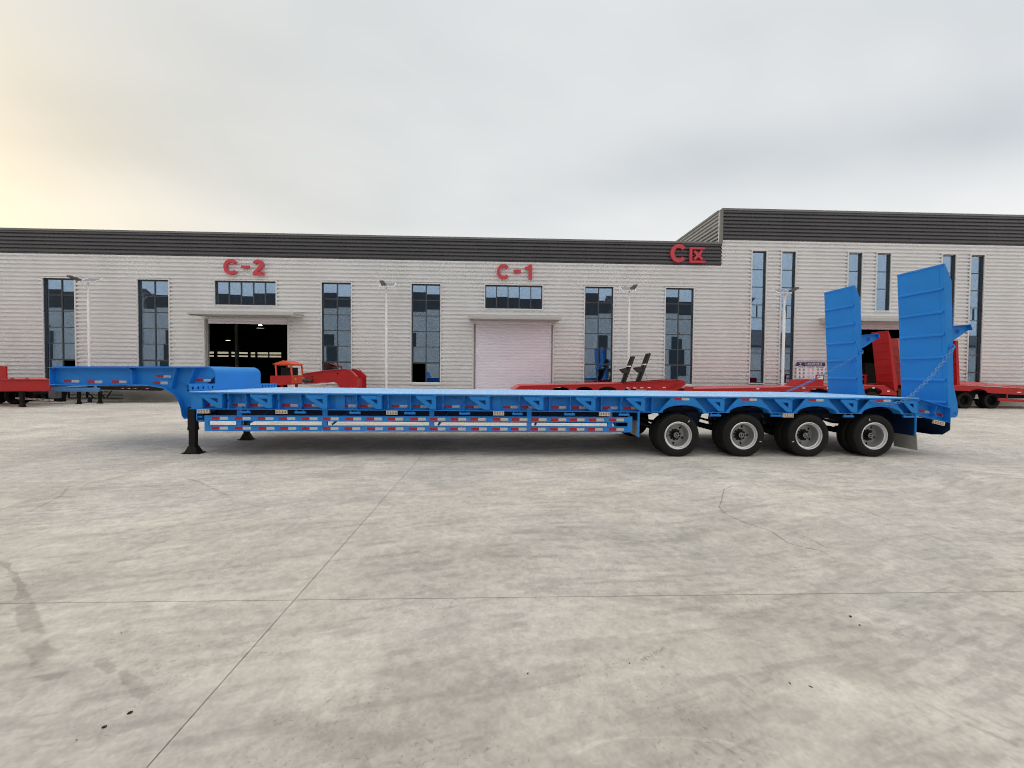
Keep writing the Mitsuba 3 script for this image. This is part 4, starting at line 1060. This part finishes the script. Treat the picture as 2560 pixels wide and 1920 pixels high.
add('under_beam_hanger', bx(25.5, 25.56, RY, RY + .03, .50, .78), 'm_red', t)
add('marker_light', bx(26.02, 26.22, RY - .02, RY, .81, .87), 'm_marker', t)
add('mud_flap', prism([(23.95, .50), (24.02, .72), (24.10, .72), (24.16, .50)], RY + .1, RY + .12), 'm_flap', t)
ramp(t, RY + .9, RY + 1.8, 'm_red_pale', [(20.95, 1.18), (20.62, 3.55), (20.66, 3.56), (20.95, 3.0), (21.12, 1.18)], [1.5, 1.9, 2.3, 2.7, 3.1], False)  # first ramp: paler red puts the light falling on it into its colour
ramp(t, RY + .1, RY + .9, 'm_red', [(23.02, 1.17), (22.86, 3.39), (22.9, 3.40), (22.985, 3.39), (23.16, 1.17)], [1.5, 1.9, 2.3, 2.7, 3.1], False)
add('stay_cable', tube((23.1, RY + .1, 2.0), (24.6, RY + .1, 1.16), .008, 6), 'm_blacksteel', t)

# left edge: red trailer front, light blue skeletal chassis, black flatbed
t = thing('red_front_trailer', 'red trailer nose on a black landing leg at the left frame edge', 'trailer')
LY = 19.235
for y, dx in ((LY, 0), (LY + 2.2, -2.3)):
    add('beam', cat(prism([(-27, .62), (-27, 1.14), (-18.635 + dx, 1.150), (-18.625 + dx, .72), (-19.6 + dx, .69)], y, y + .04), bx(-27, -18.63 + dx, y - .06, y + .12, 1.152, 1.172), bar((-20.6 + dx, y + .02, .675), (-18.63 + dx, y + .02, .71), .02, .16)), 'm_red', t)
for a, b, h in ((-27, -20.15, .016), (-20.0, -19.55, .016), (-19.4, -18.635, .021)):
    dm = bx(a, b, LY - .06, LY + 2.2, 1.174, 1.174 + h)
    dm.vertices[:, 0] -= np.where((dm.vertices[:, 1] > LY + 1) & (dm.vertices[:, 0] > -26), 2.3, 0)
    add('deck', dm, 'm_red_pale', t)
add('headboard', bx(-27, -20.42, LY + .05, LY + .11, 1.19, 1.72), 'm_red', t)
fb = bx(-18.66, -18.63, LY + .04, LY + 2.2, .74, 1.15)
fb.vertices[:, 0] -= np.where(fb.vertices[:, 1] > LY + 1, 2.3, 0)
add('front_beam', fb, 'm_red', t)
leg(t, -19.95, LY + .2, .68, w=.072, foot=.09); leg(t, -22.9, LY + 2.0, .68, w=.072, foot=.09)

t = thing('blue_chassis', 'light blue skeletal trailer chassis on dark legs beside the blue gooseneck', 'trailer')
BYc = 21.06
for y in (BYc, BYc + 2.1):
    add('rail', cat(prism([(-25, .60), (-25, .78), (-18.24, .765), (-18.20, .74), (-18.20, .60)], y, y + .05), bx(-25, -18.2, y - .04, y + .09, .585, .60)), 'm_lightblue', t)
leg(t, -19.29, BYc + .2, .60, 'm_black', .055, .085, .28)
leg(t, -18.60, BYc + .5, .60, 'm_black', .055, .085, .28)
leg(t, -20.40, BYc + 2.0, .60, 'm_lightblue', .05, .08, .28)
add('fifth_plate', prism([(-20.40, .80), (-19.66, .835), (-19.55, .80), (-19.72, .775), (-20.40, .775)], BYc + .05, BYc + 1.8), 'm_lightblue', t)
add('front_lug', prism([(-18.47, .765), (-18.40, .855), (-18.33, .765)], BYc, BYc + .06), 'm_lightblue', t)
fr = [bx(-20.5, -18.0, BYc + 1.0, BYc + 1.05, .20, .25), bx(-20.5, -18.0, BYc + 1.0, BYc + 1.05, .36, .40)] + [bx(x, x + .07, BYc + 1.0, BYc + 1.05, .25, .60) for x in (-20.55, -20.05, -19.7)] + [bar((-19.7, BYc + 1, .58), (-19.3, BYc + 1, .22), .04, .04), bar((-19.1, BYc + 1, .58), (-18.8, BYc + 1, .22), .04, .04), bar((-18.75, BYc + 1, .22), (-18.5, BYc + 1, .58), .04, .04)]
add('under_frame', cat(fr), 'm_black', t)
add('stub', bx(-18.2, -17.97, BYc, BYc + .2, .555, .60), 'm_black', t)
add('control_box', bx(-20.75, -20.45, BYc + .3, BYc + .6, .25, .58), 'm_grey', t)
add('bumper_bar', prism([(-21.62, .328), (-21.62, .25), (-19.98, .155), (-19.98, .234)], BYc - .3, BYc - .26), 'm_white', t)
for i in range(6):
    x = -21.45 + i * .25; z = .29 - (x + 21.62) * .057
    add('red_reflector', bx(x, x + .11, BYc - .304, BYc - .3, z - .015, z + .02), 'm_tape_red', t)
for x in (-21.98, -23.05):
    dual_wheel(t, x, TYRE_R - .004, BYc - .05, 1, rim='m_black'); dual_wheel(t, x, TYRE_R - .004, BYc + 2.1, -1, rim='m_black')
    add('axle', tube((x, BYc + .4, .416), (x, BYc + 1.7, .416), .06), 'm_dark', t)

t = thing('black_flatbed', 'low black flatbed glimpsed under the blue gooseneck', 'trailer')
KY = 22.0
for y in (KY, KY + 1.4):
    add('side_beam', prism([(-27.1, .82), (-20.1, .82), (-15.77, .765), (-16.15, .60), (-19.03, .645), (-27.1, .66)], y, y + .05), 'm_black', t)
add('bed', bx(-20.1, -15.9, KY + .05, KY + 1.4, .755, .765), 'm_black', t)
for x in (-18.05, -17.75, -17.45, -16.9):
    add('red_reflector', bx(x, x + .09, KY - .004, KY, .70, .73), 'm_tape_red', t); add('white_reflector', bx(x + .091, x + .18, KY - .004, KY, .70, .73), 'm_tape_white', t)
add('trestle', bx(-21.6, -21.4, KY + .6, KY + .9, 0, .72), 'm_black', t)
add('trestle', bx(-25.6, -25.5, KY + .6, KY + .9, 0, .72), 'm_black', t)
add('floor_beam', bx(-27, -17, KY + .7, KY + .8, .71, .755), 'm_black', t)
